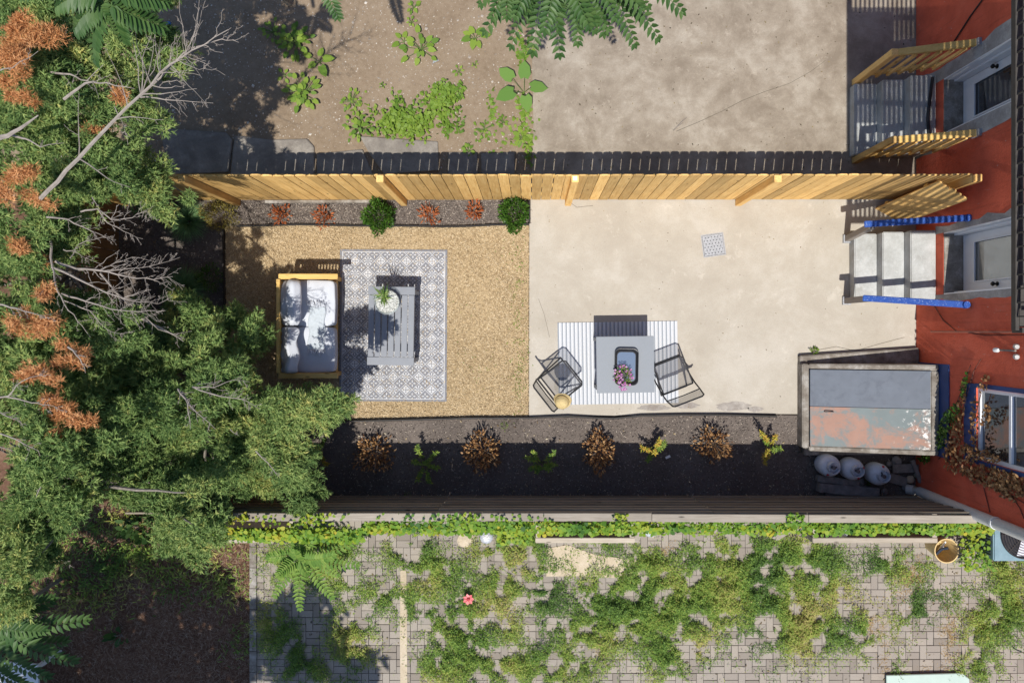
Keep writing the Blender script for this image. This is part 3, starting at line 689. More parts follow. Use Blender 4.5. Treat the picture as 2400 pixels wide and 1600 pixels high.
# ------------------------------------------------------------------ new pine fence, leaning gate, old fences
FY = 1.955
fence = thing('wooden_fence', 'new golden pine picket fence between the two back yards', 'fence', (0, FY, 0))
def picket(w_, h_, ear=.028, t=.018):
    pts = [(-w_ / 2, 0), (w_ / 2, 0), (w_ / 2, h_ - ear), (w_ / 2 - ear, h_), (-w_ / 2 + ear, h_), (-w_ / 2, h_ - ear)]
    vs = [(p[0], -t / 2, p[1]) for p in pts] + [(p[0], t / 2, p[1]) for p in pts]
    return vs, [(0, 1, 2, 3, 4, 5), (11, 10, 9, 8, 7, 6)] + [((i + 1) % 6, i, i + 6, (i + 1) % 6 + 6) for i in range(6)]
pmesh = []
for i in range(5):
    mb = MB(); mb.add(*picket(.1345 + R(-.002, .002), 1.62 + R(-.006, .006))); me = mb.mesh('board'); me.materials.append(m_pine); pmesh.append(me)
x = -6.05
while x < 5.60:
    o = link('board', random.choice(pmesh), fence, True); o.location = (x, R(-.002, .002), .01 + R(-.008, .008) + .004 * x); o.rotation_euler = (R(-.004, .004), 0, R(-.012, .012)); o.rotation_euler[1] = R(-.002, .002)
    x += .1427
for px in (167, 557, 947, 1331, 1730, 2118):
    X = (px - NX) * H / F
    if X < -6: X = -6
    b = MB(); b.box((X, FY - .056, .84), (.09, .09, 1.68)); b.build('post', m_pine, fence, bevel=.005)
for zz in (.25, .85, 1.42):
    b = MB(); b.box((-.23, FY + .029, zz), (11.6, .038, .088)); b.build('rail', m_pine_x, fence)
b = MB(); b.box((P(1331, 0)[0], FY - .056, 1.683), (.05, .05, .006)); b.build('price_label', m_white, fence)
b = MB(); b.box((5.60, FY - .05, .85), (.09, .09, 1.70)); b.build('end_post', m_pine, fence, bevel=.005)
gt = thing('gate_panel', 'loose pine gate panel of dog eared boards leaning beside the upper blue handrail', 'gate', (5.36, 1.71, 0))
A = Vector((5.15, 1.82, .0)); B = Vector((5.57, 1.60, 0)); tv = Vector((.055, .085, 1.52)); wd = (B - A); nrm = wd.cross(tv).normalized()
hs = [1.0, .985, .99, .975, .96]
for i in range(5):
    mb = MB(); vs, fs = picket(.093, 1.0, .02, .018); o_ = A + wd * (i + .5) / 5; wn = wd.normalized()
    mb.add([o_ + wn * v[0] + tv * (v[2] * hs[i]) - nrm * v[1] for v in vs], fs); mb.build('board', m_pine, gt)
for f in (.18, .8):
    mb = MB(); mb.bar(A + tv * f + nrm * -.03, B + tv * f + nrm * -.03, .035, .08); mb.build('brace', m_pine_x, gt)
# old grey horizontal board fence, leaning a little into the yard
old = thing('weathered_fence', 'old grey weathered board fence with a flat cap along the lower bed', 'fence', (0, -2.45, 0))
HB = 1.46; YB, YT = -2.47, -2.335
nb = 13
for i in range(nb):
    f0, f1 = i / nb, (i + 1.03) / nb
    cuts = [-5.2, -1.2 + R(-.01, .01), 2.35 + R(-.01, .01), 5.66]
    for k in range(3):
        p = Vector(((cuts[k] + cuts[k + 1]) / 2, YB + (YT - YB) * (f0 + f1) / 2 + (.010 if i % 2 else -.006) + R(-.004, .004), HB * (f0 + f1) / 2))
        b = MB(); b.box(p, (cuts[k + 1] - cuts[k] - .006, .022, HB * (f1 - f0)), Matrix.Rotation(-math.atan2(YT - YB, HB), 3, 'X')); b.build('board', m_old, old)
cuts = [-4.15, -2.9, -.62, 1.55, 3.55, 5.70]
for k in range(5):
    b = MB(); z_ = HB + .035; b.bar((cuts[k] + .003, YT - .045 - .02 * (k >= 3) * (k - 2) * .5, z_), (cuts[k + 1] - .003, YT - .045 - .02 * (k >= 3) * (k - 1) * .5, z_), .10, .038); b.build('cap_board', m_oldcap, old, bevel=.004)
for X in (-4.1, -2.9, -.62, 1.55, 3.55, 5.6):
    b = MB(); b.bar((X, YB - .07, 0), (X, YT - .07, HB), .09, .09, (0, 1, 0)); b.build('post', m_old, old)
# brown fence at the back of the lot
bk = thing('brown_fence', 'dark brown board fence at the back of the lot behind the dead branches', 'fence', (-6.15, 0, 0))
mb = MB(); mb.add(*picket(.14, 1.6, .02)); bme = mb.mesh('board'); bme.materials.append(m_brown)
y = -2.4
while y < 1.95:
    o = link('board', bme, bk, True); o.location = (R(-.003, .003), y, 0); o.rotation_euler = (0, 0, math.pi / 2); y += .146
for zz in (.3, 1.3):
    b = MB(); b.box((-6.18, -.22, zz), (.04, 4.4, .09)); b.build('rail', m_brown, bk)

# ------------------------------------------------------------------ edging, kerb, flagstones, drain
def edging(name, label, pts, h=.05):
    mb = MB(); q = [P(*p) for p in pts]
    V = []
    for i, p in enumerate(q):
        d = (q[min(i + 1, len(q) - 1)] - q[max(i - 1, 0)]); d.z = 0; d.normalize(); s_ = Vector((-d.y, d.x, 0)) * .008
        V += [p + s_ + Vector((0, 0, -.03)), p + s_ + Vector((0, 0, h)), p - s_ + Vector((0, 0, h)), p - s_ + Vector((0, 0, -.03))]
    fs = [(4 * i + k, 4 * i + (k + 1) % 4, 4 * i + 4 + (k + 1) % 4, 4 * i + 4 + k) for i in range(len(q) - 1) for k in range(4)]
    mb.add(V, fs + [(0, 1, 2, 3), tuple(4 * len(q) - 4 + k for k in (3, 2, 1, 0))])
    mb.tube([p + Vector((0, 0, h)) for p in q], .014, 6)
    return tag(mb.build(name, m_plastic, smooth=True), label, 'edging')
edging('garden_edging', 'long black plastic edging strip between the patio and the lower bed', [(600, 1004), (640, 1000), (700, 993), (800, 986), (960, 982.5), (1100, 978.5), (1240, 978), (1330, 974), (1400, 978), (1440, 979), (1500, 973), (1600, 971), (1700, 971), (1818, 974)])
edging('garden_edging', 'black plastic edging strip between the lawn and the fence bed', [(560, 531), (700, 527), (850, 530), (960, 530), (1040, 532), (1100, 531), (1150, 528), (1240, 526)], .04)
edging('garden_edging', 'short black edging along the left end of the lawn', [(525, 533), (526, 600), (528, 725)], .04)
edging('garden_edging', 'black edging piece by the green shrub at the patio corner', [(1241, 470), (1241, 524)], .045)
b = MB(); b.prism([P(*q)[:2] for q in [(622, 470), (880, 469), (880, 476), (622, 477)]], -.02, .035); tag(b.build('footing_strip', m_curb, bevel=.006), 'pale concrete strip at the foot of the new fence', 'kerb')
FL = [([(375, 302), (530, 312), (545, 330), (535, 405), (395, 412)], 'shaded flagstone at the left end of the row'), ([(550, 318), (640, 330), (720, 326), (738, 345), (736, 412), (540, 412)], 'irregular flagstone second from the left in the row'),
      ([(842, 320), (1028, 334), (1028, 400), (900, 410), (868, 365)], 'wide flagstone below the ground cover patch'), ([(745, 362), (850, 352), (875, 412), (745, 414)], 'dark flagstone in the fence shadow between two paler ones'), ([(1050, 358), (1120, 358), (1122, 410), (1052, 412)], 'small block in the fence shadow left of its twin'), ([(1126, 360), (1205, 358), (1205, 410), (1130, 411)], 'small block in the fence shadow right of its twin')]
for pts, lab in FL:
    b = MB(); b.prism([P(q[0] + R(-2, 2), q[1] + R(-1, 1))[:2] for q in pts], -.04, .030); tag(b.build('flagstone', m_flag, bevel=.01), lab, 'flagstone', 'flagstones along the new fence')
gr = thing('drain_grate', 'square metal drain grate set askew in the patio', 'grate', P(1672, 574), rz=math.radians(8))
b = MB(); n_ = 26; s_ = .155
b.box((0, 0, -.003), (.31, .31, .014)); b.build('plate', m_galv, gr, local=True, bevel=.004)
hl = MB()
for i in range(6):
    for j in range(6):
        cx, cy = (i - 2.5) * .047 + (.012 if j % 2 else -.012), (j - 2.5) * .047; hl.lathe([(0, 0), (.008, 0)], (cx, cy, .0046), 8)
hl.build('holes', m_black, gr, local=True)
hl = MB()
for s1 in (-1, 1): hl.box((s1 * .163, 0, -.004), (.012, .34, .012)); hl.box((0, s1 * .163, -.004), (.312, .012, .0118))
hl.build('frame', m_galv, gr, local=True)

# ------------------------------------------------------------------ cellar bulkhead
bh = thing('cellar_bulkhead', 'sloping cellar bulkhead with two steel doors on a concrete curb', 'cellar door', (4.9, -1.1, 0))
zb = lambda x: .20 + (x - 4.02) / 1.74 * .42
def sl(mb, x0, x1, y0, y1, dz0, dz1):
    vs = [(x, y, zb(x) + dz0 if dz0 > -9 else -.02) for x in (x0, x1) for y in (y0, y1)] + [(x, y, zb(x) + dz1) for x in (x0, x1) for y in (y0, y1)]
    mb.add(vs, [(0, 1, 3, 2), (4, 6, 7, 5), (0, 4, 5, 1), (2, 3, 7, 6), (0, 2, 6, 4), (1, 5, 7, 3)])
b = MB(); b.prism([P(1869, 833, 0)[:2], P(2146, 815, 0)[:2], P(2146, 1062, 0)[:2], P(1880, 1064, 0)[:2]], -.02, .10); b.build('footing', m_curb, bh, bevel=.012)
b = MB(); sl(b, 3.985, 4.075, -1.72, -.49, -10, 0); sl(b, 4.077, 5.74, -.565, -.488, -10, .0); sl(b, 4.077, 5.74, -1.76, -1.688, -10, 0); sl(b, 5.64, 5.742, -1.686, -.567, -10, 0); b.build('curb', m_curb, bh, bevel=.012)
for (ya, yb, mt, nm) in ((-1.108, -.572, m_bhdoor, 'grey painted upper door leaf'), (-1.682, -1.112, m_bhworn, 'rust pink and white worn lower door leaf')):
    b = MB(); sl(b, 4.085, 5.632, ya, yb, -.02, .012); o = b.build('door_leaf', mt, bh, bevel=.004); o['label'] = nm
    e = MB(); sl(e, 4.082, 5.636, yb - .010 if yb < -.9 else yb - .012, yb + (.002 if yb < -.9 else 0), .013, .022); e.build('lip', mt, o)
h_ = MB(); hx, hy = 4.33, -1.175; h_.tube([(hx - .06, hy, zb(hx - .06) + .01), (hx - .055, hy, zb(hx) + .035), (hx + .055, hy, zb(hx) + .05), (hx + .06, hy, zb(hx + .06) + .01)], .007, 6); h_.build('handle', m_black, bh)
b = MB(); b.box((5.751, -1.12, .40), (.014, 1.30, .86)); b.build('painted_backing', m_bluetrim, bh)

# ------------------------------------------------------------------ propane tanks, timbers, rubble, downspout
tk = thing('gas_cylinder', '', 'gas cylinder', (0, 0, 0), 'gas cylinders by the bulkhead')
b = MB(); b.lathe([(0, .02), (.10, .02), (.145, .05), (.158, .10), (.158, .23), (.145, .285), (.10, .325), (.03, .335), (0, .335)], n=32); b.build('body', m_tank, tk, smooth=2, local=True)
b = MB()
for r0, z0_, z1_ in ((.078, .315, .42),):
    k = 22; vs = []; 
    for i in range(k + 1):
        an = math.radians(35 + i * 290 / k)
        for rr, zz in ((r0, z0_), (r0, z1_), (r0 + .006, z1_), (r0 + .006, z0_)): vs.append((rr * math.cos(an), rr * math.sin(an), zz))
    b.add(vs, [(4 * i + j, 4 * i + (j + 1) % 4, 4 * i + 4 + (j + 1) % 4, 4 * i + 4 + j) for i in range(k) for j in range(4)])
b.build('collar', m_tankd, tk, smooth=True, local=True)
b = MB(); b.lathe([(0, .33), (.02, .33), (.02, .37), (.012, .375), (.012, .39), (.028, .392), (.028, .408), (0, .41)], n=14); b.tube([(.0, 0, .36), (.055, -.02, .36)], .012, 8); b.build('valve', m_brass, tk, smooth=True, local=True)
b = MB()
for an in (3.9, 5.3): b.box((.128 * math.cos(an), .128 * math.sin(an), .307), (.03, .03, .01), Matrix.Rotation(an, 3, 'Z') @ Matrix.Rotation(.65, 3, 'Y'))
b.build('label', m_redlab, tk, local=True)
b = MB(); b.lathe([(.105, 0), (.125, 0), (.125, .03), (.105, .04)], n=24); b.build('foot_ring', m_tankd, tk, local=True)
TK = [((1950, 1094), .4, 'grey white gas cylinder farthest from the house wall'), ((2006, 1102), 1.2, 'middle one of the three gas cylinders'), ((2067, 1114), 2.3, 'grey white gas cylinder nearest the house wall')]
for i, (q, rz, lab) in enumerate(TK):
    p = P(*q, .33); p.z = 0
    if i == 0: tk.location = p; tk.rotation_euler = (0, 0, rz); tk['label'] = lab
    else: dup(tk, p, rz, lab)
def timber(label, a, b_, wd, z, mat=None):
    mb = MB(); n = 9; pa, pb = P(*a, z), P(*b_, z); d = (pb - pa).normalized(); s_ = Vector((-d.y, d.x, 0)); V = []
    for i in range(n):
        c = pa.lerp(pb, i / (n - 1)); k = wd / 2
        V += [c + s_ * k * R(.85, 1.1) + Vector((0, 0, -z + .0)), c + s_ * k * R(.85, 1.1) + Vector((0, 0, R(-.01, .01))), c - s_ * k * R(.85, 1.1) + Vector((0, 0, R(-.01, .01))), c - s_ * k * R(.85, 1.1) + Vector((0, 0, -z))]
    mb.add(V, [(4 * i + k, 4 * i + (k + 1) % 4, 4 * i + 4 + (k + 1) % 4, 4 * i + 4 + k) for i in range(n - 1) for k in range(4)] + [(0, 1, 2, 3), tuple(4 * n - 4 + k for k in (3, 2, 1, 0))])
    return tag(mb.build('timber', mat or m_greyrock, bevel=.008), label, 'timber', 'old timbers by the fence')
timber('rough grey timber in front, below the gas cylinders', (1922, 1143), (2062, 1155), .14, .15)
timber('shorter grey timber behind, against the gas cylinders', (1917, 1121), (2015, 1133), .10, .10)
timber('low dark timber end lying against the old fence', (1935, 1162), (2010, 1168), .10, .05)
for i, (px, py, r) in enumerate([(2098, 1078, .085), (2130, 1122, .06), (2147, 1112, .05), (2120, 1140, .05), (2082, 1086, .05), (2160, 1098, .06), (2070, 1150, .05), (2015, 1128, .05)]):
    p = P(px, py); lab = ['large tan rock behind the gas cylinders', 'yellowish rock at the lower edge of the rubble', 'small yellowish rock beside the slanting plank', 'rock nearest the foot of the downspout', 'small dark rock against the bulkhead side', 'grey rock against the red wall', 'rock at the right end of the front timber', 'rock between the timbers and the cylinders'][i]
    mb = MB(); mb.rock((p.x, p.y, r * .55), r, flat=.65, n=1); tag(mb.build('rock', m_sand if i in (1, 2) else m_greyrock), lab, 'rock', 'rubble behind the cylinders')
for i, (a_, b_, w_, z) in enumerate([((2092, 1098), (2145, 1096), .13, .06), ((2138, 1078), (2158, 1130), .06, .11), ((2085, 1118), (2125, 1130), .14, .04), ((2150, 1090), (2172, 1108), .09, .05)]):
    mb = MB(); pa, pb = P(*a_, z), P(*b_, z); mb.bar(pa, pb, w_, .035); tag(mb.build('broken_slab', m_greyrock, bevel=.006), ['flat grey slab lying across the rubble', 'narrow plank slanting over the rubble', 'dark slab at the lower left of the rubble', 'pale slab end against the red wall'][i], 'slab', 'rubble behind the cylinders')
ds = thing('downspout', 'white round downspout at the lower corner of the red house', 'downspout', (5.70, -2.36, 0))
b = MB(); b.tube([(5.60, -2.36, .03), (5.68, -2.36, .10), (5.70, -2.36, .2), (5.70, -2.36, 3.6)], .072, 16); b.build('pipe', m_pipe, ds, smooth=True)
b = MB(); b.lathe([(.073, 0), (.079, 0), (.079, .03), (.073, .03)], (5.70, -2.36, 1.85), 16); b.build('strap', m_whitepl, ds)

# ------------------------------------------------------------------ lounge corner
def cushion(c, size, rot=None, n=12, k=5, puff=.25, wr=.012, seed=0):
    bm = bmesh.new(); bmesh.ops.create_cube(bm, size=2); bmesh.ops.subdivide_edges(bm, edges=bm.edges[:], cuts=n, use_grid_fill=True)
    mb = MB(); vs = []; c = Vector(c)
    for v in bm.verts:
        q = v.co; f = (abs(q.x) ** k + abs(q.y) ** k + abs(q.z) ** k) ** (1 / k); p = q / f
        th = 1 + puff * (1 - p.x ** 2) * (1 - p.y ** 2)
        e = 1 - .04 * (abs(p.x * p.y))
        p = Vector((p.x * size[0] / 2 * e, p.y * size[1] / 2 * e, p.z * size[2] / 2 * th))
        nz = noise.noise(Vector((p.x * 6 + seed, p.y * 6, p.z * 4))) * wr + noise.noise(Vector((p.x * 16 + seed, p.y * 5, p.z))) * wr * .5
        p.z += nz
        if rot is not None: p = rot @ p
        vs.append(p + c)
    fs = [[v.index for v in f.verts] for f in bm.faces]; bm.free(); mb.add(vs, fs); return mb
sofa = thing('loveseat', 'pine framed garden loveseat with pale grey cushions beside the patterned rug', 'loveseat', (-3.14, .06, 0))
XL, XR, YU, YD = -3.56, -2.71, .755, -.635
for y in (YU, YD):
    s_ = 1 if y > 0 else -1
    b = MB(); b.box(((XL + XR) / 2 + .02, y, .625), (XR - XL - .02, .075, .03)); b.build('armrest', m_pine_x, sofa, bevel=.005)
    for X in (XL + .06, XR - .14):
        b = MB(); b.box((X, y, .305), (.07, .06, .61)); b.build('leg', m_pine, sofa, bevel=.004)
    b = MB(); b.box(((XL + XR) / 2 - .04, y, .26), (XR - XL - .27, .035, .08)); b.build('side_rail', m_pine_x, sofa)
    for i in range(12):
        b = MB(); b.box((XL + .13 + i * .046, y, .455), (.022, .02, .31)); b.build('slat', m_pine, sofa)
b = MB(); b.box((XL + .035, (YU + YD) / 2, .64), (.05, YU - YD - .08, .06)); b.build('back_rail', m_pine_x, sofa, bevel=.004)
b = MB(); b.box((XL + .035, (YU + YD) / 2, .30), (.05, YU - YD - .08, .06)); b.build('back_rail', m_pine_x, sofa, bevel=.004)
for i in range(11):
    b = MB(); b.box((XL + .035, YD + .12 + i * .117, .47), (.02, .05, .28)); b.build('back_slat', m_pine, sofa)
b = MB(); b.box((XR - .12, (YU + YD) / 2, .27), (.04, YU - YD - .07, .10)); b.build('front_rail', m_pine, sofa, bevel=.004)
b = MB(); b.box(((XL + XR) / 2, (YU + YD) / 2, .295), (XR - XL - .30, YU - YD - .12, .02)); b.build('seat_base', m_pine_x, sofa)
bvhs = []
def cush(mb, name):
    bvhs.append(BVHTree.FromPolygons([Vector(v) for v in mb.v], [list(f) for f in mb.f])); return mb.build(name, m_cushion, sofa, smooth=2)
for i, (ya, yb) in enumerate(((.06, .715), (-.60, .05))):
    cush(cushion((-3.125, (ya + yb) / 2, .39), (.69, yb - ya + .012, .16), None, 14, 14, .10, .008, i * 9.), 'seat_cushion')
    rot = Matrix.Rotation(math.radians(-50 - 8 * i), 3, 'Y')
    cush(cushion((-3.375 - .015 * i, (ya + yb) / 2, .59), (.46, yb - ya + .005, .15), rot, 14, 5 + 4 * i, .75 - .5 * i, .035, 3 + i * 7.), 'back_cushion')
# throw over the seat
th = thing('throw_blanket', 'folded grey throw with tasselled ends draped over the loveseat', 'blanket', (-3.03, .07, .5))
def topz(x, y):
    z = .46
    for t in bvhs:
        h = t.ray_cast(Vector((x, y, 2)), Vector((0, 0, -1)))
        if h[0] is not None: z = max(z, h[0].z)
    return z
b = MB(); nx, ny = 9, 26; V = []
for j in range(ny + 1):
    for i in range(nx + 1):
        x = -3.155 + .235 * i / nx + .012 * math.sin(j * .5); y = .33 - .60 * j / ny + .01 * math.sin(i)
        V.append([x, y, topz(x, y) + .014 + .006 * noise.noise(Vector((x * 14, y * 9, 0)))])
for _ in range(2):
    for j in range(1, ny):
        for i in range(nx + 1): V[j * (nx + 1) + i][2] = max(V[j * (nx + 1) + i][2], .25 * V[(j - 1) * (nx + 1) + i][2] + .5 * V[j * (nx + 1) + i][2] + .25 * V[(j + 1) * (nx + 1) + i][2])
b.add(V, [(j * (nx + 1) + i, j * (nx + 1) + i + 1, (j + 1) * (nx + 1) + i + 1, (j + 1) * (nx + 1) + i) for j in range(ny) for i in range(nx)])
cl = b.build('cloth', m_throw, th, smooth=2); so_ = cl.modifiers.new('thick', 'SOLIDIFY'); so_.thickness = .008; so_.offset = 0
for side in (0, 1):
    b = MB()
    for i in range(26):
        p = Vector(V[(0 if side == 0 else ny * (nx + 1)) + min(nx, int(i * nx / 25))]); p.x = -3.155 + .235 * i / 25; e = Vector((p.x + R(-.03, .03), p.y + (1 if side == 0 else -1) * R(.05, .10), 0)); e.z = topz(e.x, e.y) + R(.008, .03)
        b.tube([p, (p + e) / 2 + Vector((0, 0, .012)), e], [.005, .006, .007], 5)
    b.build('tassels', m_cushion, th)
b = MB()
for j in (19, 20.2, 21.4):
    y = .33 - .60 * j / ny; b.add([(x_, y + dy, topz(x_, y) + .024) for dy in (-.005, .005) for x_ in ([-3.15 + .225 * q / 8 for q in range(9)] if dy < 0 else [-3.15 + .225 * q / 8 for q in range(9)])], [(q, q + 1, q + 10, q + 9) for q in range(8)])
b.build('stripes', m_cushion, th)
# rug
p0, p1 = P(797, 940, 0), P(1047, 585, 0)
rg = MB(); rg.box((0, 0, .002), (1.60, 2.262, .008)); o = rg.build('patterned_rug', rug_mat()); o.location = ((p0.x + p1.x) / 2, (p0.y + p1.y) / 2, .0); o.rotation_euler = (0, 0, math.radians(-.3))
tag(o, 'grey and white tile patterned outdoor rug under the slatted table', 'rug')
# slatted coffee table
ct = thing('coffee_table', 'grey slatted coffee table standing on the patterned rug', 'table', (-1.99, .063, .005), rz=math.radians(-.9))
def cb_(name, c, d, par=ct, mat=m_grey, bv=.004): b = MB(); b.box(c, d); return b.build(name, mat, par, bevel=bv, local=True)
for i in range(7): cb_('slat', (-.285 + i * .095, 0, .435), (.081, .88, .022))
for s_ in (1, -1):
    cb_('end_board', (0, s_ * .503, .436), (.668, .115, .024))
    cb_('apron', (0, s_ * .50, .385), (.60, .02, .07)); cb_('side_apron', (s_ * .31, 0, .385), (.02, .95, .07))
    for s2 in (1, -1): cb_('leg', (s2 * .30, s_ * .49, .21), (.06, .06, .42))
# bowl planter
pb = P(907, 708, .58); bw = thing('glass_bowl', 'round glass bowl of white pebbles with a leafy plant on the slatted table', 'planter', (pb.x, pb.y, .452))
b = MB(); b.lathe([(.0, .0), (.11, .0), (.155, .04), (.176, .10), (.170, .16), (.166, .16), (.170, .10), (.150, .046), (.10, .01), (0, .01)], n=36); b.build('bowl', m_bowl, bw, smooth=2, local=True)
b = MB(); b.lathe([(0, .012), (.10, .012), (.148, .05), (.166, .095), (0, .11)], n=28); b.build('pebble_bed', m_wpeb, bw, local=True)
b = MB()
for i in range(170):
    r = .155 * math.sqrt(random.random()); an = R(0, 6.28); b.rock((r * math.cos(an), r * math.sin(an), .112), R(.012, .02), flat=.6)
tag(b.build('pebbles', m_wpeb, bw, local=True), kind='stuff')
N = 46; th_ = RNG.uniform(0, 2 * np.pi, N); base = np.stack([-.04 + RNG.normal(size=N) * .02, .07 + RNG.normal(size=N) * .02, np.full(N, .12)], 1)
d = np.stack([np.cos(th_) * .8 - .05, np.sin(th_) * .8 + .12, RNG.uniform(.25, 1.1, N)], 1)
V = leaves(base, d, RNG.uniform(.08, .2, N), RNG.uniform(.014, .03, N), DIAMOND, droop=.25); soup('foliage', V, RNG.random(N), m_spiky, bw, local=True)
N = 9; th_ = RNG.uniform(.3, 2.6, N); d = np.stack([np.cos(th_) * .35, np.sin(th_) * .4, np.full(N, 1.)], 1); V = leaves(base[:N], d, RNG.uniform(.3, .45, N), .014, DIAMOND, droop=.1); soup('long_leaves', V, RNG.random(N), m_spiky, bw, local=True)

# ------------------------------------------------------------------ bistro corner
rr_ = MB(); a0, a1 = P(1308, 946), P(1589, 754); wdt, hgt = a1.x - a0.x, a1.y - a0.y; nr = 60; V = []
for i in range(nr * 4 + 1):
    x = -wdt / 2 + wdt * i / (nr * 4); z = .004 + .013 * (.5 - .5 * math.cos(2 * math.pi * i / 4)); V += [(x, -hgt / 2, z), (x, hgt / 2, z), (x, -hgt / 2, 0), (x, hgt / 2, 0)]
k = nr * 4; rr_.add(V, [f for i in range(k) for f in ((4 * i, 4 * i + 4, 4 * i + 5, 4 * i + 1), (4 * i + 2, 4 * i + 6, 4 * i + 4, 4 * i), (4 * i + 1, 4 * i + 5, 4 * i + 7, 4 * i + 3))] + [(0, 1, 3, 2), (4 * k, 4 * k + 2, 4 * k + 3, 4 * k + 1)])
o = rr_.build('ribbed_rug', m_ribrug); o.location = ((a0.x + a1.x) / 2, (a0.y + a1.y) / 2, .002); o.rotation_euler = (0, 0, math.radians(.9)); tag(o, 'white ribbed outdoor mat under the square table', 'mat')
pt = P(1465.5, 854, .72); tb = thing('square_table', 'square grey patio table on the white ribbed mat', 'table', (pt.x, pt.y, .012), rz=math.radians(.8))
b = MB(); b.box((0, 0, .70), (.80, .785, .03)); b.build('table_top', m_stone, tb, bevel=.005, local=True)
for s1 in (1, -1):
    for s2 in (1, -1): b = MB(); b.box((s1 * .355, s2 * .348, .342), (.045, .045, .685)); b.build('leg', m_stone, tb, local=True)
    b = MB(); b.box((0, s1 * .35, .655), (.66, .02, .058)); b.build('apron', m_stone, tb, local=True)
    b = MB(); b.box((s1 * .357, 0, .655), (.02, .65, .056)); b.build('apron', m_stone, tb, local=True)
ptr = P(1468, 859, .75); tray = thing('serving_tray', 'black rounded metal tray on the square table', 'tray', (ptr.x, ptr.y, .728), rz=math.radians(-1))
def rrect(w_, h_, r, n=6):
    o_ = []
    for cx, cy, a_ in ((w_ / 2 - r, h_ / 2 - r, 0), (-w_ / 2 + r, h_ / 2 - r, 90), (-w_ / 2 + r, -h_ / 2 + r, 180), (w_ / 2 - r, -h_ / 2 + r, 270)):
        o_ += [(cx + r * math.cos(math.radians(a_ + 90 * i / n)), cy + r * math.sin(math.radians(a_ + 90 * i / n))) for i in range(n + 1)]
    return o_
def loft(rings, closed=True):
    mb = MB(); n = len(rings[0]); V = [p for r in rings for p in r]
    fs = [(i * n + k, i * n + (k + 1) % n, (i + 1) * n + (k + 1) % n, (i + 1) * n + k) for i in range(len(rings) - 1) for k in range(n)]
    mb.add(V, fs); return mb, n
rg_ = [[(x, y, z) for x, y in rrect(.32 * s_, .50 * s_ - .0, .07 * s_)] for s_, z in ((.90, .001), (1.0, .035), (1.03, .045), (.99, .046), (.93, .036), (.84, .010))]
b, n_ = loft(rg_); b.f.append(tuple(range(len(b.v) - n_, len(b.v)))); b.a.append(.5); b.f.append(tuple(range(n_ - 1, -1, -1))); b.a.append(.5); b.build('dish', m_black, tray, smooth=True, local=True)
b, n_ = loft([[(x, y, z) for x, y in rrect(.25, .40, .05)] for z in (.0105, .013)]); b.f.append(tuple(range(len(b.v) - n_, len(b.v)))); b.a.append(.5); b.build('liner', glass_mat('tray_mirror', (.10, .14, .19), .08, .35), tray, local=True)
pf = P(1461, 882, .82); fw = thing('potted_flowers', 'small pot of purple and white flowers on the black tray', 'flowers', (pf.x, pf.y + .02, .742))
b = MB(); b.lathe([(0, 0), (.04, 0), (.055, .07), (.05, .07), (.045, .06), (0, .06)], n=18); b.build('pot', m_black, fw, smooth=True, local=True)
N = 260; u = unit(RNG.normal(size=(N, 3))); u[:, 2] = np.abs(u[:, 2]); pp = u * np.array([.11, .14, .11]) * RNG.uniform(.4, 1, (N, 1)) + np.array([0, -.01, .07]); soup('leaves', leaves(pp, u, .04, .012, DIAMOND), RNG.random(N), m_cover, fw, local=True)
N = 110; u = unit(RNG.normal(size=(N, 3)) + np.array([0, -.15, .3])); u[:, 2] = np.abs(u[:, 2]); c_ = u * np.array([.12, .165, .11]) * RNG.uniform(.55, 1.15, (N, 1)) + np.array([0, -.02, .08])
keep = (np.abs(c_[:, 0] - .02) > .045) | (c_[:, 1] > .05) | (c_[:, 1] < -.1); c_ = c_[keep]; N = len(c_); P5 = []; v5 = []
for j in range(5):
    an = 2 * np.pi * j / 5; P5.append(leaves(c_, np.tile([math.cos(an), math.sin(an), .25], (N, 1)), .02, .016, DIAMOND)); v5.append(RNG.random(N))
soup('blossoms', np.concatenate(P5), np.concatenate(v5), m_purple, fw, local=True)
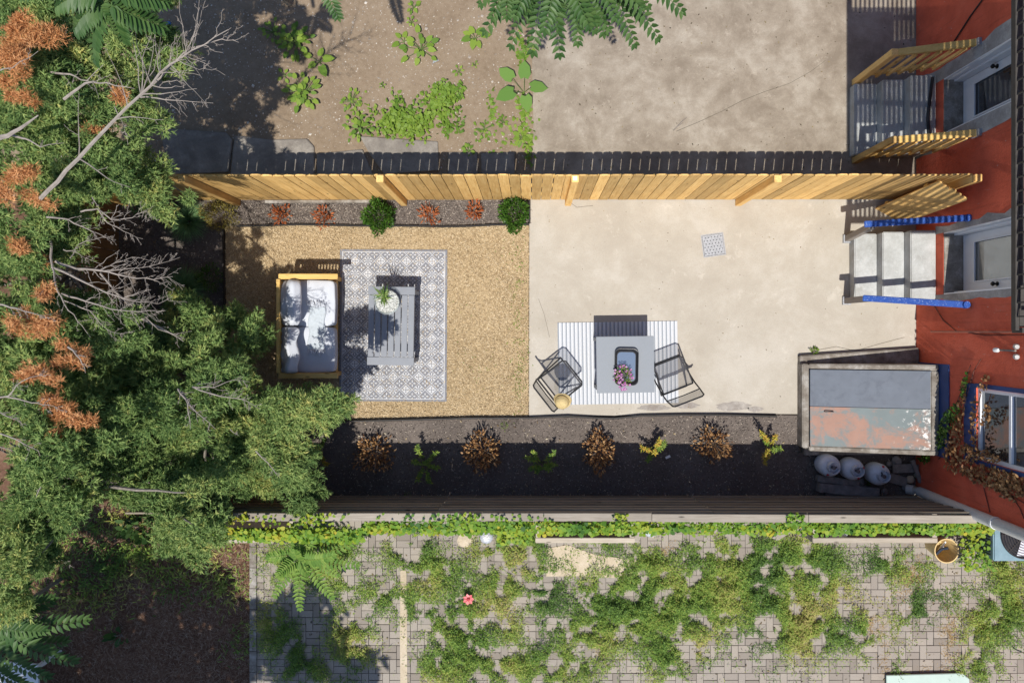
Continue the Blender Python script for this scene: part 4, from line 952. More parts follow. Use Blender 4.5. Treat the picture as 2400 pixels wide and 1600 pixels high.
# folding chairs (local: forward = +x)
def arc_tube(mb, pts, r=.011, n=8): mb.tube(pts, r, n)
def chair(label, loc, rz):
    t = thing('folding_chair', label, 'chair', loc, 'folding chairs at the square table', rz)
    w_ = .225
    b = MB(); pts = [(.21, -w_ + .05, .43), (.225, -w_ + .02, .432), (.20, -w_, .43), (-.20, -w_, .42), (-.20, w_, .42), (.20, w_, .43), (.225, w_ - .02, .432), (.225, -w_ + .05, .432)]
    arc_tube(b, [(.19, -w_, .43), (-.20, -w_, .42)]); arc_tube(b, [(.19, w_, .43), (-.20, w_, .42)]); arc_tube(b, [(.19, -w_, .43), (.225, -w_ + .04, .43), (.225, w_ - .04, .43), (.19, w_, .43)]); arc_tube(b, [(-.20, -w_, .42), (-.20, w_, .42)]); b.build('seat_frame', m_black, t, smooth=True, local=True)
    b = MB(); V = [(.215 - .41 * i / 8, (-w_ + .012) + (2 * w_ - .024) * j / 6, .43 - .022 * math.sin(math.pi * j / 6) * math.sin(math.pi * i / 8)) for i in range(9) for j in range(7)]
    b.add(V, [(7 * i + j, 7 * i + j + 1, 7 * i + j + 8, 7 * i + j + 7) for i in range(8) for j in range(6)]); b.build('seat_sling', m_sling, t, smooth=2, local=True)
    for s_ in (-1, 1):
        y = s_ * (w_ + .022)
        b = MB(); arc_tube(b, [(-.33, y * .93, .84), (-.27, y, .62), (-.19, y, .45), (.20, y, .012)]); b.build('front_leg', m_black, t, smooth=True, local=True)
        b = MB(); arc_tube(b, [(.12, s_ * (w_ - .022), .42), (-.04, s_ * (w_ - .022), .23), (-.27, s_ * (w_ - .022), .012)]); b.build('rear_leg', m_black, t, smooth=True, local=True)
    b = MB(); arc_tube(b, [(-.33, -.235, .83), (-.345, -.20, .865), (-.345, .20, .865), (-.33, .235, .83)]); arc_tube(b, [(-.275, -.242, .63), (-.285, 0, .62), (-.275, .242, .63)], .008); b.build('back_frame', m_black, t, smooth=True, local=True)
    b = MB(); V = [(-.275 - .07 * i / 4 - .02 * math.sin(math.pi * j / 6) * (1 - i / 4), -.23 + .46 * j / 6, .63 + .235 * i / 4) for i in range(5) for j in range(7)]
    b.add(V, [(7 * i + j, 7 * i + j + 1, 7 * i + j + 8, 7 * i + j + 7) for i in range(4) for j in range(6)]); b.build('back_sling', m_sling, t, smooth=2, local=True)
    b = MB(); arc_tube(b, [(.20, -w_ - .02, .02), (.20, w_ + .02, .02)], .009); arc_tube(b, [(-.27, -w_ + .02, .02), (-.27, w_ - .02, .02)], .009); b.build('foot_bar', m_black, t, local=True)
    return t
pc = P(1316, 893, .43); chair('black folding mesh chair with the straw hat on its back', (pc.x, pc.y, .006), math.radians(38))
pc2 = P(1578, 880, .43); chair('black folding mesh chair at the house side of the square table', (pc2.x, pc2.y, .006), math.radians(111))
ph = P(1318, 940, .87); ht = thing('straw_hat', 'pale straw hat hung on the back of a folding chair', 'hat', (ph.x, ph.y, .84))
rot = Matrix.Rotation(math.radians(35), 3, 'X') @ Matrix.Rotation(math.radians(-12), 3, 'Y')
b = MB(); b.lathe([(0, .10), (.05, .098), (.08, .08), (.095, .04), (.10, 0)], n=24); b.v = [tuple(rot @ Vector(v)) for v in b.v]; b.build('crown', m_straw, ht, smooth=2, local=True)
b = MB(); n_ = 28; V = []
for r, z in ((.10, 0), (.112, .004), (.126, -.01)):
    for i in range(n_):
        an = 2 * math.pi * i / n_; f = max(0, -math.sin(an)); q = Vector((r * math.cos(an) * (1 - .0 * f), r * math.sin(an) * (.82 + .18 * f), z + (r - .1) * (-1.1 + 2.0 * f))); V.append(rot @ q)
b.add(V, [(i * n_ + k, i * n_ + (k + 1) % n_, (i + 1) * n_ + (k + 1) % n_, (i + 1) * n_ + k) for i in range(2) for k in range(n_)]); b.build('brim', m_straw, ht, smooth=2, local=True)
b = MB(); b.lathe([(.1015, .0), (.1015, .022), (.098, .024)], n=24); b.v = [tuple(rot @ Vector(v)) for v in b.v]; b.build('band', M_plain('hat_band', (.42, .30, .12), .8, .2, 30), ht, local=True)

# ------------------------------------------------------------------ planters and clutter in the lower yard
def planter(label, x0, x1, y0, y1, h, ends=(1, 1)):
    t = thing('raised_planter', label, 'planter', ((x0 + x1) / 2, (y0 + y1) / 2, 0), 'timber planters along the old fence')
    for k in range(2):
        b = MB(); b.box(((x0 + x1) / 2, y1, h * (k + .5) / 2), (x1 - x0, .075, h / 2 - .004)); b.build('front_board', m_planter, t, bevel=.006)
        b = MB(); b.box(((x0 + x1) / 2, y0, h * (k + .5) / 2), (x1 - x0, .04, h / 2 - .004)); b.build('back_board', m_old, t)
    for s_, X in zip(ends, (x0 + .04, x1 - .04)):
        if s_: b = MB(); b.box((X, (y0 + y1) / 2, h / 2 - .006), (.07, abs(y1 - y0) - .08, h)); b.build('end_board', m_planter, t, bevel=.005)
    b = MB(); b.box(((x0 + x1) / 2, (y0 + y1) / 2, h * .22), (x1 - x0 - .16, abs(y1 - y0) - .09, h * .44)); b.build('soil', m_soil, t)
    return t
hP = .36
def planter_px(label, pxa, pxb, **k):
    planter(label, P(pxa, 0, hP).x, P(pxb, 0, hP).x, -2.56, P(0, 1266, hP).y, hP, **k)
planter_px('weathered timber planter nearest the big evergreen', 400, 690)
planter_px('weathered timber planter in the middle behind the sandy strip', 1255, 1488)
planter_px('long weathered timber planter beside the tan bucket', 1905, 2198)
for a_, b_, lab in (((1488, 1268), (1504, 1240), 'short board leaning at the right end of the middle planter'), ((1815, 1262), (1862, 1234), 'board leaning left of the long planter'), ((2200, 1248), (2232, 1234), 'board end leaning right of the long planter')):
    b = MB(); b.bar(P(*a_, .1), P(*b_, .42), .09, .03); tag(b.build('loose_board', m_oldcap, bevel=.004), lab, 'board')
p = P(1965, 1250, .3); t = thing('plastic_tub', 'small white plastic tub at the edge of the long planter', 'tub', (p.x, p.y, .17))
rg_ = [[(x, y, z) for x, y in rrect(.24 * s_, .16 * s_, .03)] for s_, z in ((.8, 0), (1, .13), (1.06, .135), (1.0, .137), (.95, .12), (.78, .012))]
b, n_ = loft(rg_); b.f.append(tuple(range(len(b.v) - n_, len(b.v)))); b.a.append(.5); b.build('shell', m_whitepl, t, smooth=True, local=True)
b, n_ = loft([[(x, y, z) for x, y in rrect(.20, .13, .03)] for z in (.03, .034)]); b.f.append(tuple(range(len(b.v) - n_, len(b.v)))); b.a.append(.5); b.build('water', m_glassdk, t, local=True)
p = P(2218, 1290, .34); t = thing('bucket', 'tan plastic bucket with a tool inside beside the long planter', 'bucket', (p.x, p.y, 0))
b = MB(); b.lathe([(0, .01), (.125, .01), (.168, .34), (.178, .335), (.178, .35), (.163, .35), (.12, .02), (0, .02)], n=32); b.build('shell', m_bucket, t, smooth=True, local=True)
b = MB(); b.tube([(-.08, -.09, .22), (-.03, -.02, .24), (.0, .0, .25), (.05, .03, .30)], [.02, .022, .018, .022], 8); b.build('tool', m_solar, t, local=True, smooth=True)
b = MB(); b.prism([(-.1, .02), (.07, .11), (.05, .13), (-.06, .12)], .14, .17); b.build('grey_sheet', m_greywood, t, local=True)
b = MB(); b.prism([(-.04, -.02), (.06, .1), (.075, .085), (0, -.05)], .2, .215); b.build('blade', m_whitepl, t, local=True)
for q, lab in (((1140, 1258), 'round solar light with a square panel left of the sandy strip'), ((1525, 1243), 'round solar light tilted beside the middle planter')):
    p = P(*q, .36); t = thing('solar_light', lab, 'solar light', (p.x, p.y, 0), 'solar garden lights')
    b = MB(); b.lathe([(0, 0), (.012, 0), (.012, .25), (.07, .26), (.095, .30), (.095, .36), (.075, .375), (0, .375)], n=22); b.build('housing', m_galv, t, smooth=True, local=True)
    b = MB(); b.box((0, 0, .378), (.075, .075, .006), .4); b.build('panel', m_solar, t, local=True)
b = MB(); p = P(1525, 1252, .1); b.box(p, (.10, .05, .1), -.3); tag(b.build('cream_box', m_sand, bevel=.006), 'small cream box beside the tilted solar light', 'box')
b = MB(); p = P(1090, 1262, .03); b.rock(p, .13, flat=.35, n=1); tag(b.build('stepping_stone', m_sand), 'flat sandy stepping stone left of the solar light', 'stone')
ac = thing('air_conditioner', 'teal outdoor air conditioning unit at the right edge below the downspout', 'air conditioner', (6.93, -2.86, 0))
b = MB(); b.box((6.93, -2.86, .31), (.84, .76, .60)); b.build('case', m_teal, ac, bevel=.015)
b = MB()
for i in range(16): b.box((6.506, -3.17 + i * .041, .31), (.012, .012, .48))
b.build('side_grille', m_black, ac)
b = MB(); b.lathe([(0, .612), (.34, .612), (.35, .618), (.35, .622), (0, .614)], (6.95, -2.86, 0), 36); b.build('fan_well', m_black, ac)
b = MB()
for i in range(9):
    r = .05 + i * .036; b.tube([(6.95 + r * math.cos(q * math.pi / 16), -2.86 + r * math.sin(q * math.pi / 16), .64 + .012 * (1 - i / 9)) for q in range(33)], .0035, 5, cap=False)
for i in range(4):
    an = i * math.pi / 4; b.tube([(6.95 - .35 * math.cos(an), -2.86 - .35 * math.sin(an), .635), (6.95 + .35 * math.cos(an), -2.86 + .35 * math.sin(an), .635)], .004, 5)
b.build('fan_guard', m_bsteel, ac)
for k in range(3):
    b = MB(); an = k * 2.094 + .5; c, s_ = math.cos(an), math.sin(an); pts = [(.05, -.05), (.30, -.12), (.31, .10), (.06, .05)]
    b.prism([(6.95 + x * c - y * s_, -2.86 + x * s_ + y * c) for x, y in pts], .624, .628); b.build('fan_blade', m_tank, ac)
p = P(1099, 1398, .05); t = thing('pink_flower_toy', 'small pink flower shaped toy lying among the weeds', 'toy', (p.x, p.y, .13))
b = MB()
for i in range(7):
    an = i * .9; d_ = Vector((math.cos(an), math.sin(an), 0)); s_ = Vector((-d_.y, d_.x, 0)); b.add([d_ * .01, d_ * .05 + s_ * .032 + Vector((0, 0, .02)), d_ * .085 + Vector((0, 0, .015)), d_ * .05 - s_ * .032 + Vector((0, 0, .03))], [(0, 1, 2, 3)])
b.build('petals', m_pink, t, local=True)
b = MB(); b.rock((0, 0, .02), .022, flat=.8, n=1); b.build('centre', m_redlab, t, local=True)
b = MB(); pts = [P(2400 + 42 * math.cos(a_), 1478 + 48 * math.sin(a_), .012) for a_ in np.linspace(math.pi * .55, math.pi * 1.7, 26)]; b.tube(pts, .011, 8)
tag(b.build('garden_hose', m_black, smooth=True), 'black hose curving in from the right edge over the pavers', 'hose')
t = thing('mint_board', 'mint green painted board lying at the lower right edge of the picture', 'board', (P(2175, 1630)[0], P(2175, 1680, .07)[1], 0))
b = MB(); b.prism([P(*q, .08)[:2] for q in [(2078, 1582), (2255, 1577), (2272, 1590), (2276, 1780), (2080, 1785)]], .05, .08); b.build('panel', m_mint, t, bevel=.006)
for q in ((2110, 1600), (2240, 1600)): p = P(*q, .02); b = MB(); b.box((p.x, p.y - .55, .022), (.06, 1.05, .05)); b.build('batten', m_mint, t)
t = thing('white_table', 'white table top half hidden under leaves in the lower left corner', 'table', (P(20, 0, .6)[0], P(0, 1640, .6)[1], 0))
b = MB(); b.prism([P(*q, .6)[:2] for q in [(-120, 1540), (88, 1556), (98, 1740), (-110, 1740)]], .57, .6); b.build('table_top', m_whitepl, t, bevel=.006)
for q in ((-105, 1560), (74, 1572), (82, 1725), (-95, 1725)): p = P(*q, .6); b = MB(); b.box((p.x, p.y, .285), (.05, .05, .57)); b.build('leg', m_whitepl, t)
b = MB(); p = P(395, 56, .0); b.lathe([(0, .012), (.03, .012), (.036, .0), (.036, -.012)], p, 18); tag(b.build('blue_lid', m_bluelid, smooth=True), 'round blue lid lying on the dirt at the top left', 'lid')
b = MB(); p = P(1020, 145, .0); b.prism([(p.x - .04, p.y - .03), (p.x + .06, p.y + .02), (p.x + .02, p.y + .035), (p.x - .03, p.y + .01)], -.012, .006); tag(b.build('grey_shard', m_galv), 'grey triangular shard on the bare dirt', 'shard')
b = MB(); p = P(1565, 1070, .0); b.box((p.x, p.y, .012), (.075, .035, .01), .45); tag(b.build('white_tag', m_whitepl), 'small white plant tag in the dark lower bed', 'tag')
for q0, q1, r, lab in (((1580, 305), (1610, 275), .006, 'longer dry twig on the upper concrete'), ((1578, 306), (1602, 288), .005, 'shorter dry twig crossing the longer one on the upper concrete')):
    b = MB(); b.tube([P(*q0, .01), P((q0[0] + q1[0]) / 2 + 1, (q0[1] + q1[1]) / 2 - 2, .02), P(*q1, .012)], [r, r * .8, r * .4], 5); tag(b.build('twig', m_twig), lab, 'twig', 'twigs on the slab')

# ------------------------------------------------------------------ plants
def bushy(name, label, cat, px, py, rx, ry, h, n, L, W, mat, group=None, shape=DIAMOND, stems=8, z0=0, droop=.1, up=.5, shell=.5, mat2=None, f2=0):
    p = P(px, py, h * .5); t = thing(name, label, cat, (p.x, p.y, z0), group); k = (H - h * .5) / F; ax, ay = rx * k, ry * k
    u = unit(RNG.normal(size=(n, 3))); u[:, 2] = np.abs(u[:, 2])
    lump = 1 + .22 * np.sin(u[:, 0] * 5 + px) * np.cos(u[:, 1] * 4 + py)
    c = u * np.array([ax, ay, h]) * (RNG.uniform(shell, 1.0, (n, 1)) * lump[:, None]); c[:, 2] = np.maximum(c[:, 2], .01)
    d = u + np.array([0, 0, up]) + RNG.normal(size=(n, 3)) * .35
    vv = np.clip(RNG.random(n) * .7 + .3 * c[:, 2] / h * RNG.random(n), 0, 1)
    k2 = RNG.random(n) < f2
    soup('foliage', leaves(c[~k2], d[~k2], RNG.uniform(L * .7, L * 1.3, (~k2).sum()), RNG.uniform(W * .7, W * 1.2, (~k2).sum()), shape, droop=droop), vv[~k2], mat, t, local=True)
    if f2: soup('tips', leaves(c[k2], d[k2], L, W, shape, droop=droop), vv[k2], mat2, t, local=True)
    if stems:
        b = MB()
        for i in range(stems):
            an = R(0, 6.28); q = Vector((math.cos(an) * ax * R(.3, .8), math.sin(an) * ay * R(.3, .8), h * R(.5, .9))); b.tube([(0, 0, -.01), q * .5 + Vector((R(-.02, .02), R(-.02, .02), 0)), q], [.007, .005, .002], 5)
        b.build('stems', m_twig, t, local=True)
    return t
bushy('green_shrub', 'round glossy green shrub between the two pairs of rusty plants', 'shrub', 885, 503, 38, 41, .42, 1700, .038, .022, m_shrub, 'green shrubs along the new fence', OVAL, 10)
bushy('green_shrub', 'round glossy green shrub at the corner of the patio', 'shrub', 1205, 496, 36, 46, .42, 1700, .038, .022, m_shrub, 'green shrubs along the new fence', OVAL, 10)
bushy('golden_shrub', 'golden olive shrub between the grass tuft and the fence bed', 'shrub', 508, 502, 44, 38, .45, 1500, .035, .012, m_olive, None, DIAMOND, 12)
bushy('small_green_shrub', 'small dark green shrub right of the lower grass tuft', 'shrub', 484, 650, 32, 34, .3, 600, .03, .016, m_shrub, None, OVAL, 6)
for (px, py, lab) in ((655, 503, 'small rusty plant nearest the evergreen shade in the fence bed'), (757, 505, 'small rusty plant just left of the round green shrub'), (1006, 502, 'small rust orange plant right of the round green shrub'), (1112, 492, 'rust orange plant just left of the patio corner shrub')):
    bushy('rusty_plant', lab, 'plant', px, py, R(20, 26), R(24, 30), .16, 130, .055, .024, m_redplant, 'withered plants in the fence bed', OVAL, 9, shell=.2)
def tuft(label, px, py, r, h, n, mat):
    p = P(px, py, h * .4); t = thing('grass_tuft', label, 'grass', (p.x, p.y, 0), 'ornamental grass tufts'); k = (H - h) / F
    th_ = RNG.uniform(0, 2 * np.pi, n); rr = RNG.uniform(0, 1, n) ** .5; parts = []; cur = np.stack([np.cos(th_) * .03, np.sin(th_) * .03, np.zeros(n)], 1)
    d = np.stack([np.cos(th_) * rr, np.sin(th_) * rr, 1.15 - .6 * rr], 1); L = r * k * RNG.uniform(.8, 1.15, n); W = .008
    segs = 3; V = []; vv = RNG.random(n)
    sd_ = unit(np.cross(d, [0, 0, 1.]) + 1e-6)
    for s_ in range(segs):
        w0 = W * (1 - s_ / segs); w1 = W * (1 - (s_ + 1) / segs)
        d2 = unit(d + np.array([0, 0, -1.]) * (.45 * s_)); nxt = cur + d2 * (L / segs * 1.25)[:, None]
        V.append(np.stack([cur - sd_ * w0 / 2, cur + sd_ * w0 / 2, nxt + sd_ * w1 / 2, nxt - sd_ * w1 / 2], 1)); cur = nxt
    soup('blades', np.concatenate(V), np.tile(vv, segs), mat, t, local=True)
tuft('dark green fountain grass tuft nearest the new fence', 432, 517, 46, .4, 700, m_grass)
tuft('paler green fountain grass tuft below the dead branches', 428, 677, 52, .4, 800, m_grass)
for (px, py, rx, ry, lab) in ((872, 1064, 44, 52, 'dried brown shrub nearest the evergreen in the lower bed'), (1128, 1062, 46, 56, 'dried brown shrub second from the evergreen'), (1408, 1062, 42, 52, 'dried brown shrub third from the evergreen, below the square table'), (1681, 1046, 46, 46, 'dried brown shrub nearest the bulkhead')):
    bushy('dried_shrub', lab, 'shrub', px + R(-4, 4), py, rx * R(.85, 1.12), ry * R(.85, 1.15), R(.42, .62), random.randint(380, 700), .05, .026, m_brownsh, 'dried shrubs in the lower bed', OVAL, 14, shell=.35)
def ferny(label, px, py, arms, mat, h=.28, mat2=None):
    p = P(px, py, .1); t = thing('leafy_plant', label, 'plant', (p.x, p.y, 0), 'leafy plants in the lower bed')
    for k_, (dx, dy) in enumerate(arms):
        tip = P(px + dx, py + dy, h) - p; tip.z = h * R(.7, 1.1); V = []; N = 16; pts = [Vector((0, 0, 0)).lerp(Vector((tip.x * .5, tip.y * .5, tip.z * .95)), i / 5) for i in range(6)] + [Vector((tip.x * (.5 + .1 * i), tip.y * (.5 + .1 * i), tip.z * (.95 + .02 * i))) for i in range(1, 6)]
        b = MB(); b.tube(pts, [.004] * len(pts), 4); b.build('stem', m_stem, t, local=True)
        c = []; d = []
        for i in range(60):
            q = pts[random.randint(4, len(pts) - 1)]; c.append((q.x + R(-.01, .01), q.y + R(-.01, .01), q.z + R(-.02, .02))); an = R(0, 6.28); d.append((math.cos(an), math.sin(an), R(0, .6)))
        soup('leaf_spray', leaves(c, d, RNG.uniform(.03, .065, 60), .018, DIAMOND, droop=.15), RNG.random(60), (mat2 if mat2 and k_ % 2 == 0 else mat), t, local=True)
ferny('orange tipped leafy plant beside the evergreen in the lower bed', 745, 1058, [(-20, -25), (15, -28), (20, 30), (-25, 20), (2, 0)], m_fern, .3, m_yfern)
ferny('olive leafy plant between the first two dried shrubs', 998, 1085, [(-20, -40), (-30, -5), (25, -25), (30, 10), (10, 45), (-20, 40), (0, 0)], m_fern)
ferny('green leafy plant in two clumps between the second and third dried shrubs', 1268, 1085, [(-35, -15), (-25, 15), (-10, 20), (30, -25), (35, 5), (20, 15), (-20, -25)], m_fern)
ferny('yellowing leafy plant between the third and fourth dried shrubs', 1530, 1055, [(15, -25), (25, -10), (-25, -5), (-10, 25), (5, 5), (30, -18)], m_fern, .28, m_yfern)
ferny('bright yellow green leafy plant left of the bulkhead', 1800, 1045, [(-18, -32), (-8, -18), (20, -20), (15, 10), (-10, 25), (30, 5), (-5, 40)], m_fern, .3, m_yfern)
for (px, py, lab) in ((1182, 997, 'tiny yellow sprig at the edging below the lawn'), (955, 1160, 'low green sprig at the foot of the old fence')):
    bushy('green_sprig', lab, 'plant', px, py, 8, 10, .07, 40, .025, .012, m_cover, 'small sprigs in the lower bed', DIAMOND, 0)
# broad leaved plants and ground cover in the upper yard
def rosette(label, px, py, r, n, mat, h=.12, shape=ROUND, lw=.75, name='broad_leaved_weed'):
    p = P(px, py, h); t = thing(name, label, 'weed', (p.x, p.y, -.01), 'weeds on the bare upper yard'); k = (H - h) / F * r
    b = MB(); 
    for i in range(n):
        an = 2 * math.pi * i / n + R(-.3, .3); rr = R(.25, .6) * k; L = k * R(.55, .8)
        if n > 9: rr = R(.1, .95) * k; L = k * R(.3, .45)
        d = np.array([[math.cos(an), math.sin(an), R(-.1, .25)]])
        pos_ = np.array([[math.cos(an) * rr, math.sin(an) * rr, h * R(.6, 1.1)]]); soup('leaf', leaves(pos_, d, L, L * lw, shape, up=np.array([[R(-.25, .25), R(-.25, .25), 1.]]), droop=.15), [random.random()], mat, t, local=True)
        b.tube([(0, 0, 0), tuple(pos_[0])], [.006, .004], 5)
    b.build('stems', m_stem, t, local=True)
rosette('large heart leaved weed at the edge of the upper slab', 1228, 205, 62, 5, m_bigleaf, .22)
for (px, py, r, n, lab) in ((1112, 85, 30, 7, 'star shaped yellow green weed near the hanging leaves'), (985, 110, 44, 16, 'spreading weed left of the grey shard'), (945, 95, 24, 5, 'smaller weed at the left of the spreading weed'), (690, 90, 40, 34, 'bushy green weed in the tree shade near the top'), (636, 68, 28, 18, 'narrow weed left of the bushy green weed'), (707, 215, 40, 36, 'bushy dark green weed lower in the tree shade'), (745, 140, 36, 5, 'few leaved weed right of the tree shade'), (665, 175, 20, 5, 'small weed between the two bushy weeds'), (968, 14, 18, 7, 'little weed at the top edge'), (963, 50, 13, 6, 'tiny weed below the one at the top edge'), (822, 235, 24, 16, 'weed clump at the left of the ground cover'), (840, 295, 32, 24, 'weed clump just above the wide flagstone'), (1135, 300, 20, 10, 'little leafy weed left of the slab edge'), (1178, 284, 15, 8, 'small leafy weed nearest the slab edge'), (1098, 352, 16, 9, 'little weed above the twin blocks'), (1075, 165, 14, 6, 'small weed above the ground cover'), (1222, 320, 22, 8, 'weed at the slab edge above the fence shadow'), (895, 200, 8, 5, 'tiny weed alone above the ground cover'), (1112, 150, 9, 5, 'tiny weed right of the small weed'), (1240, 115, 18, 7, 'yellowish weed below the hanging leaves')):
    rosette(lab, px, py, r, n, m_cover, .10 if r > 25 else .05, ROUND if r > 20 else OVAL, .7)
def patches(name, ell, dens, L, W, mat, label, shape, zr=(.01, .06), cat='weeds', thr=.42, fs=9., up=.5, th_=None, drp=.15):
    C = []; 
    for (x, y, rx, ry, wt) in ell:
        k = H / F; n = int(math.pi * rx * ry * k * k * dens * wt); r = np.sqrt(RNG.random(n)) ; an = RNG.uniform(0, 2 * np.pi, n); r = r ** 1.25 * (1 + .3 * RNG.normal(size=n))
        px = x + rx * r * np.cos(an); py = y + ry * r * np.sin(an)
        for a, b in zip(px, py):
            q = P(a, b); nv = noise.noise(Vector((q.x * fs, q.y * fs, 1.7))) * .5 + .5 + .25 * noise.noise(Vector((q.x * fs * 3, q.y * fs * 3, 4)))
            if nv > thr: C.append((q.x, q.y, nv, wt))
    C = np.array(C); n = len(C); z = RNG.uniform(zr[0], zr[1], n) * (.4 + np.clip((C[:, 2] - thr) * 4, 0, 1.6)) * np.minimum(C[:, 3], 1.5)
    an = RNG.uniform(0, 2 * np.pi, n); d = np.stack([np.cos(an), np.sin(an), RNG.uniform(0, up * 2, n)], 1)
    V = leaves(np.stack([C[:, 0], C[:, 1], z], 1), d, RNG.uniform(L * .6, L * 1.4, n), RNG.uniform(W * .7, W * 1.3, n), shape, droop=drp)
    pn = np.array([noise.noise(Vector((c[0] * 1.6, c[1] * 1.6, 9))) for c in C]) * .7 + .46
    return tag(soup(name, V, np.clip(pn + RNG.normal(size=n) * .18, 0, 1), mat), label, cat, kind='stuff')
patches('weeds', WEEDS, 9500, .032, .011, m_weed, 'patchy green weeds growing over the grey pavers', DIAMOND, (.0, .10), thr=.43, fs=5.)
patches('grass_weeds', WEEDS, 1500, .085, .007, m_weed, 'thin grass blades among the weeds on the pavers', DIAMOND, (.0, .06), thr=.42, fs=5., up=.7, drp=.35)
patches('dry_weeds', [(2125, 1345, 45, 60, 1), (2040, 1465, 40, 30, .8), (2225, 1490, 28, 90, .9), (1415, 1530, 22, 22, .7), (1460, 1540, 14, 22, .6), (1080, 1405, 40, 40, .3), (2070, 1530, 15, 70, .7), (2180, 1570, 45, 18, .5), (1560, 1290, 30, 40, .5), (1800, 1400, 60, 40, .35), (2140, 1420, 90, 60, .25), (1020, 1235, 20, 20, .8), (690, 1330, 60, 50, .4)], 4200, .035, .006, m_dry, 'straw and rust coloured dried weeds on the pavers', DIAMOND, (.0, .03), thr=.40)
patches('ground_cover', [(925, 285, 50, 38, 1), (965, 290, 55, 40, 1), (1030, 245, 42, 38, 1), (1050, 215, 45, 20, .9), (930, 240, 16, 28, .6), (1055, 290, 30, 30, .7), (1240, 330, 14, 60, .6), (1225, 130, 16, 40, .6), (1155, 250, 14, 40, .35), (1150, 320, 60, 40, .12), (840, 270, 30, 50, .2), (1225, 260, 22, 50, .35)], 1500, .05, .042, m_cover, 'low yellow green ground cover patch on the bare upper yard', ROUND, (.005, .07), thr=.36, up=.15)
patches('shade_weeds', [(250, 1330, 160, 80, .8), (330, 1300, 90, 50, .8), (420, 1360, 50, 60, .7), (520, 1370, 70, 60, .8), (280, 1220, 120, 40, 1), (560, 1500, 40, 60, .4), (180, 1400, 120, 60, .6), (480, 1290, 90, 40, .7), (120, 1260, 90, 60, .8)], 1100, .09, .014, m_weed, 'dark weeds and grass in the shaded lower yard', DIAMOND, (.0, .10), thr=.38)
patches('lawn_sprouts', [(1215, 700, 22, 180, .5), (1218, 860, 20, 100, .8), (1180, 620, 60, 60, .05), (1140, 870, 80, 60, .07), (1080, 760, 30, 120, .05)], 1100, .03, .009, m_cover, 'sparse green sprouts along the right edge of the dry lawn', DIAMOND, (.0, .02), thr=.42)
bushy('green_sprig', 'big leafed dark weed alone on the shaded needle litter', 'weed', 275, 1492, 26, 20, .2, 12, .11, .09, m_ail, None, ROUND, 3)
bushy('leafy_weed', 'blue green leafy weed under the evergreen by the planter', 'weed', 320, 1240, 60, 28, .35, 90, .09, .08, m_ail, None, ROUND, 5)
# vine over the old fence
vn = thing('climbing_vine', 'bright yellow green vine running along the outside of the old fence', 'vine', (0, -2.6, 0))
C = []; D = []; S = []
for i in range(6500):
    px = R(490, 2330); w_ = noise.noise(Vector((px / 70, 3, 0))) * .5 + .5
    if 1540 < px < 1780 and random.random() < .25: continue
    dens = .55 + .45 * w_
    if px < 900: dens = 1
    if random.random() > dens: continue
    t_ = random.random() ** 1.2; z = 1.47 - t_ * (.55 + .45 * w_); off = .10 + .22 * math.sin(t_ * 2) + R(-.05, .08) + (.1 if px < 850 else 0)
    y = YT - off - .03; k = (H - z) / F; C.append(((px - NX) * k, y, z)); an = R(0, 6.28); D.append((math.cos(an), math.sin(an) - .5, R(-.7, .4))); S.append(R(.022, .068))
for i in range(420):                                 # shoots creeping over the cap
    px = random.choice([R(500, 640), R(700, 760), R(1010, 1130), R(1050, 1120), R(1440, 1470), R(1845, 1885), R(510, 820), R(880, 1300)]); z = HB + R(.05, .12); k = (H - z) / F
    C.append(((px - NX) * k, YT + R(-.12, .02) - .02, z)); an = R(0, 6.28); D.append((math.cos(an), math.sin(an), R(-.1, .4))); S.append(R(.025, .05))
for i in range(700):                                 # the clump by the air conditioner and the young growth left
    px, py = (R(2252, 2330), R(1235, 1335)) if i % 2 else (R(1165, 1245), R(1215, 1275)); z = R(.1, .6); p = P(px, py, z); C.append(tuple(p)); an = R(0, 6.28); D.append((math.cos(an), math.sin(an), R(-.1, .3))); S.append(R(.03, .06))
S = np.array(S); n_ = len(C); C = np.array(C); pn = np.array([noise.noise(Vector((c[0] * 2.3, c[2] * 3, 5))) for c in C]) * .5 + .50
soup('leaves', leaves(C, D, S, S * .95, ROUND, up=RNG.normal(size=(n_, 3)) * .5 + np.array([0, -.35, 1.]), droop=.2), np.clip(pn + RNG.normal(size=n_) * .14, 0, 1), m_vine, vn)
b = MB()
for i in range(24):
    x = -4 + i * .4; b.tube([(x, YT - .1, .05), (x + R(-.1, .1), YT - .12, .7), (x + R(-.2, .2), YT - .12, 1.4), (x + R(.2, .6), YT - .1, 1.5)], [.008, .006, .005, .003], 5)
b.build('stems', m_twig, vn)
# vine on the house wall
def W(px, py, off=.02):
    X = WX - off; k = X * F / (px - NX); return Vector((X, (NY - py) * k / F, H - k))
wv = thing('wall_vine', 'half dead creeper on the red wall around the blue trimmed window', 'vine', (WX, -1.2, .8))
def wcloud(name, ell, n, L, mat):
    C = []; D = []
    for (x, y, rx, ry, rot_, wt) in ell:
        for i in range(int(n * wt)):
            r = math.sqrt(random.random()); an = R(0, 6.28); a, b_ = rx * r * math.cos(an), ry * r * math.sin(an); c, s_ = math.cos(rot_), math.sin(rot_)
            p = W(x + a * c - b_ * s_, y + a * s_ + b_ * c, R(.01, .07)); C.append(tuple(p)); th0 = R(0, 6.28); D.append((R(-.5, -.1), math.cos(th0), math.sin(th0)))
    n = len(C); soup(name, leaves(C, D, RNG.uniform(L * .6, L * 1.3, n), RNG.uniform(L * .4, L * .9, n), OVAL, up=RNG.normal(size=(n, 3)) * .4 + np.array([-1., 0, 0])), RNG.random(n), mat, wv)
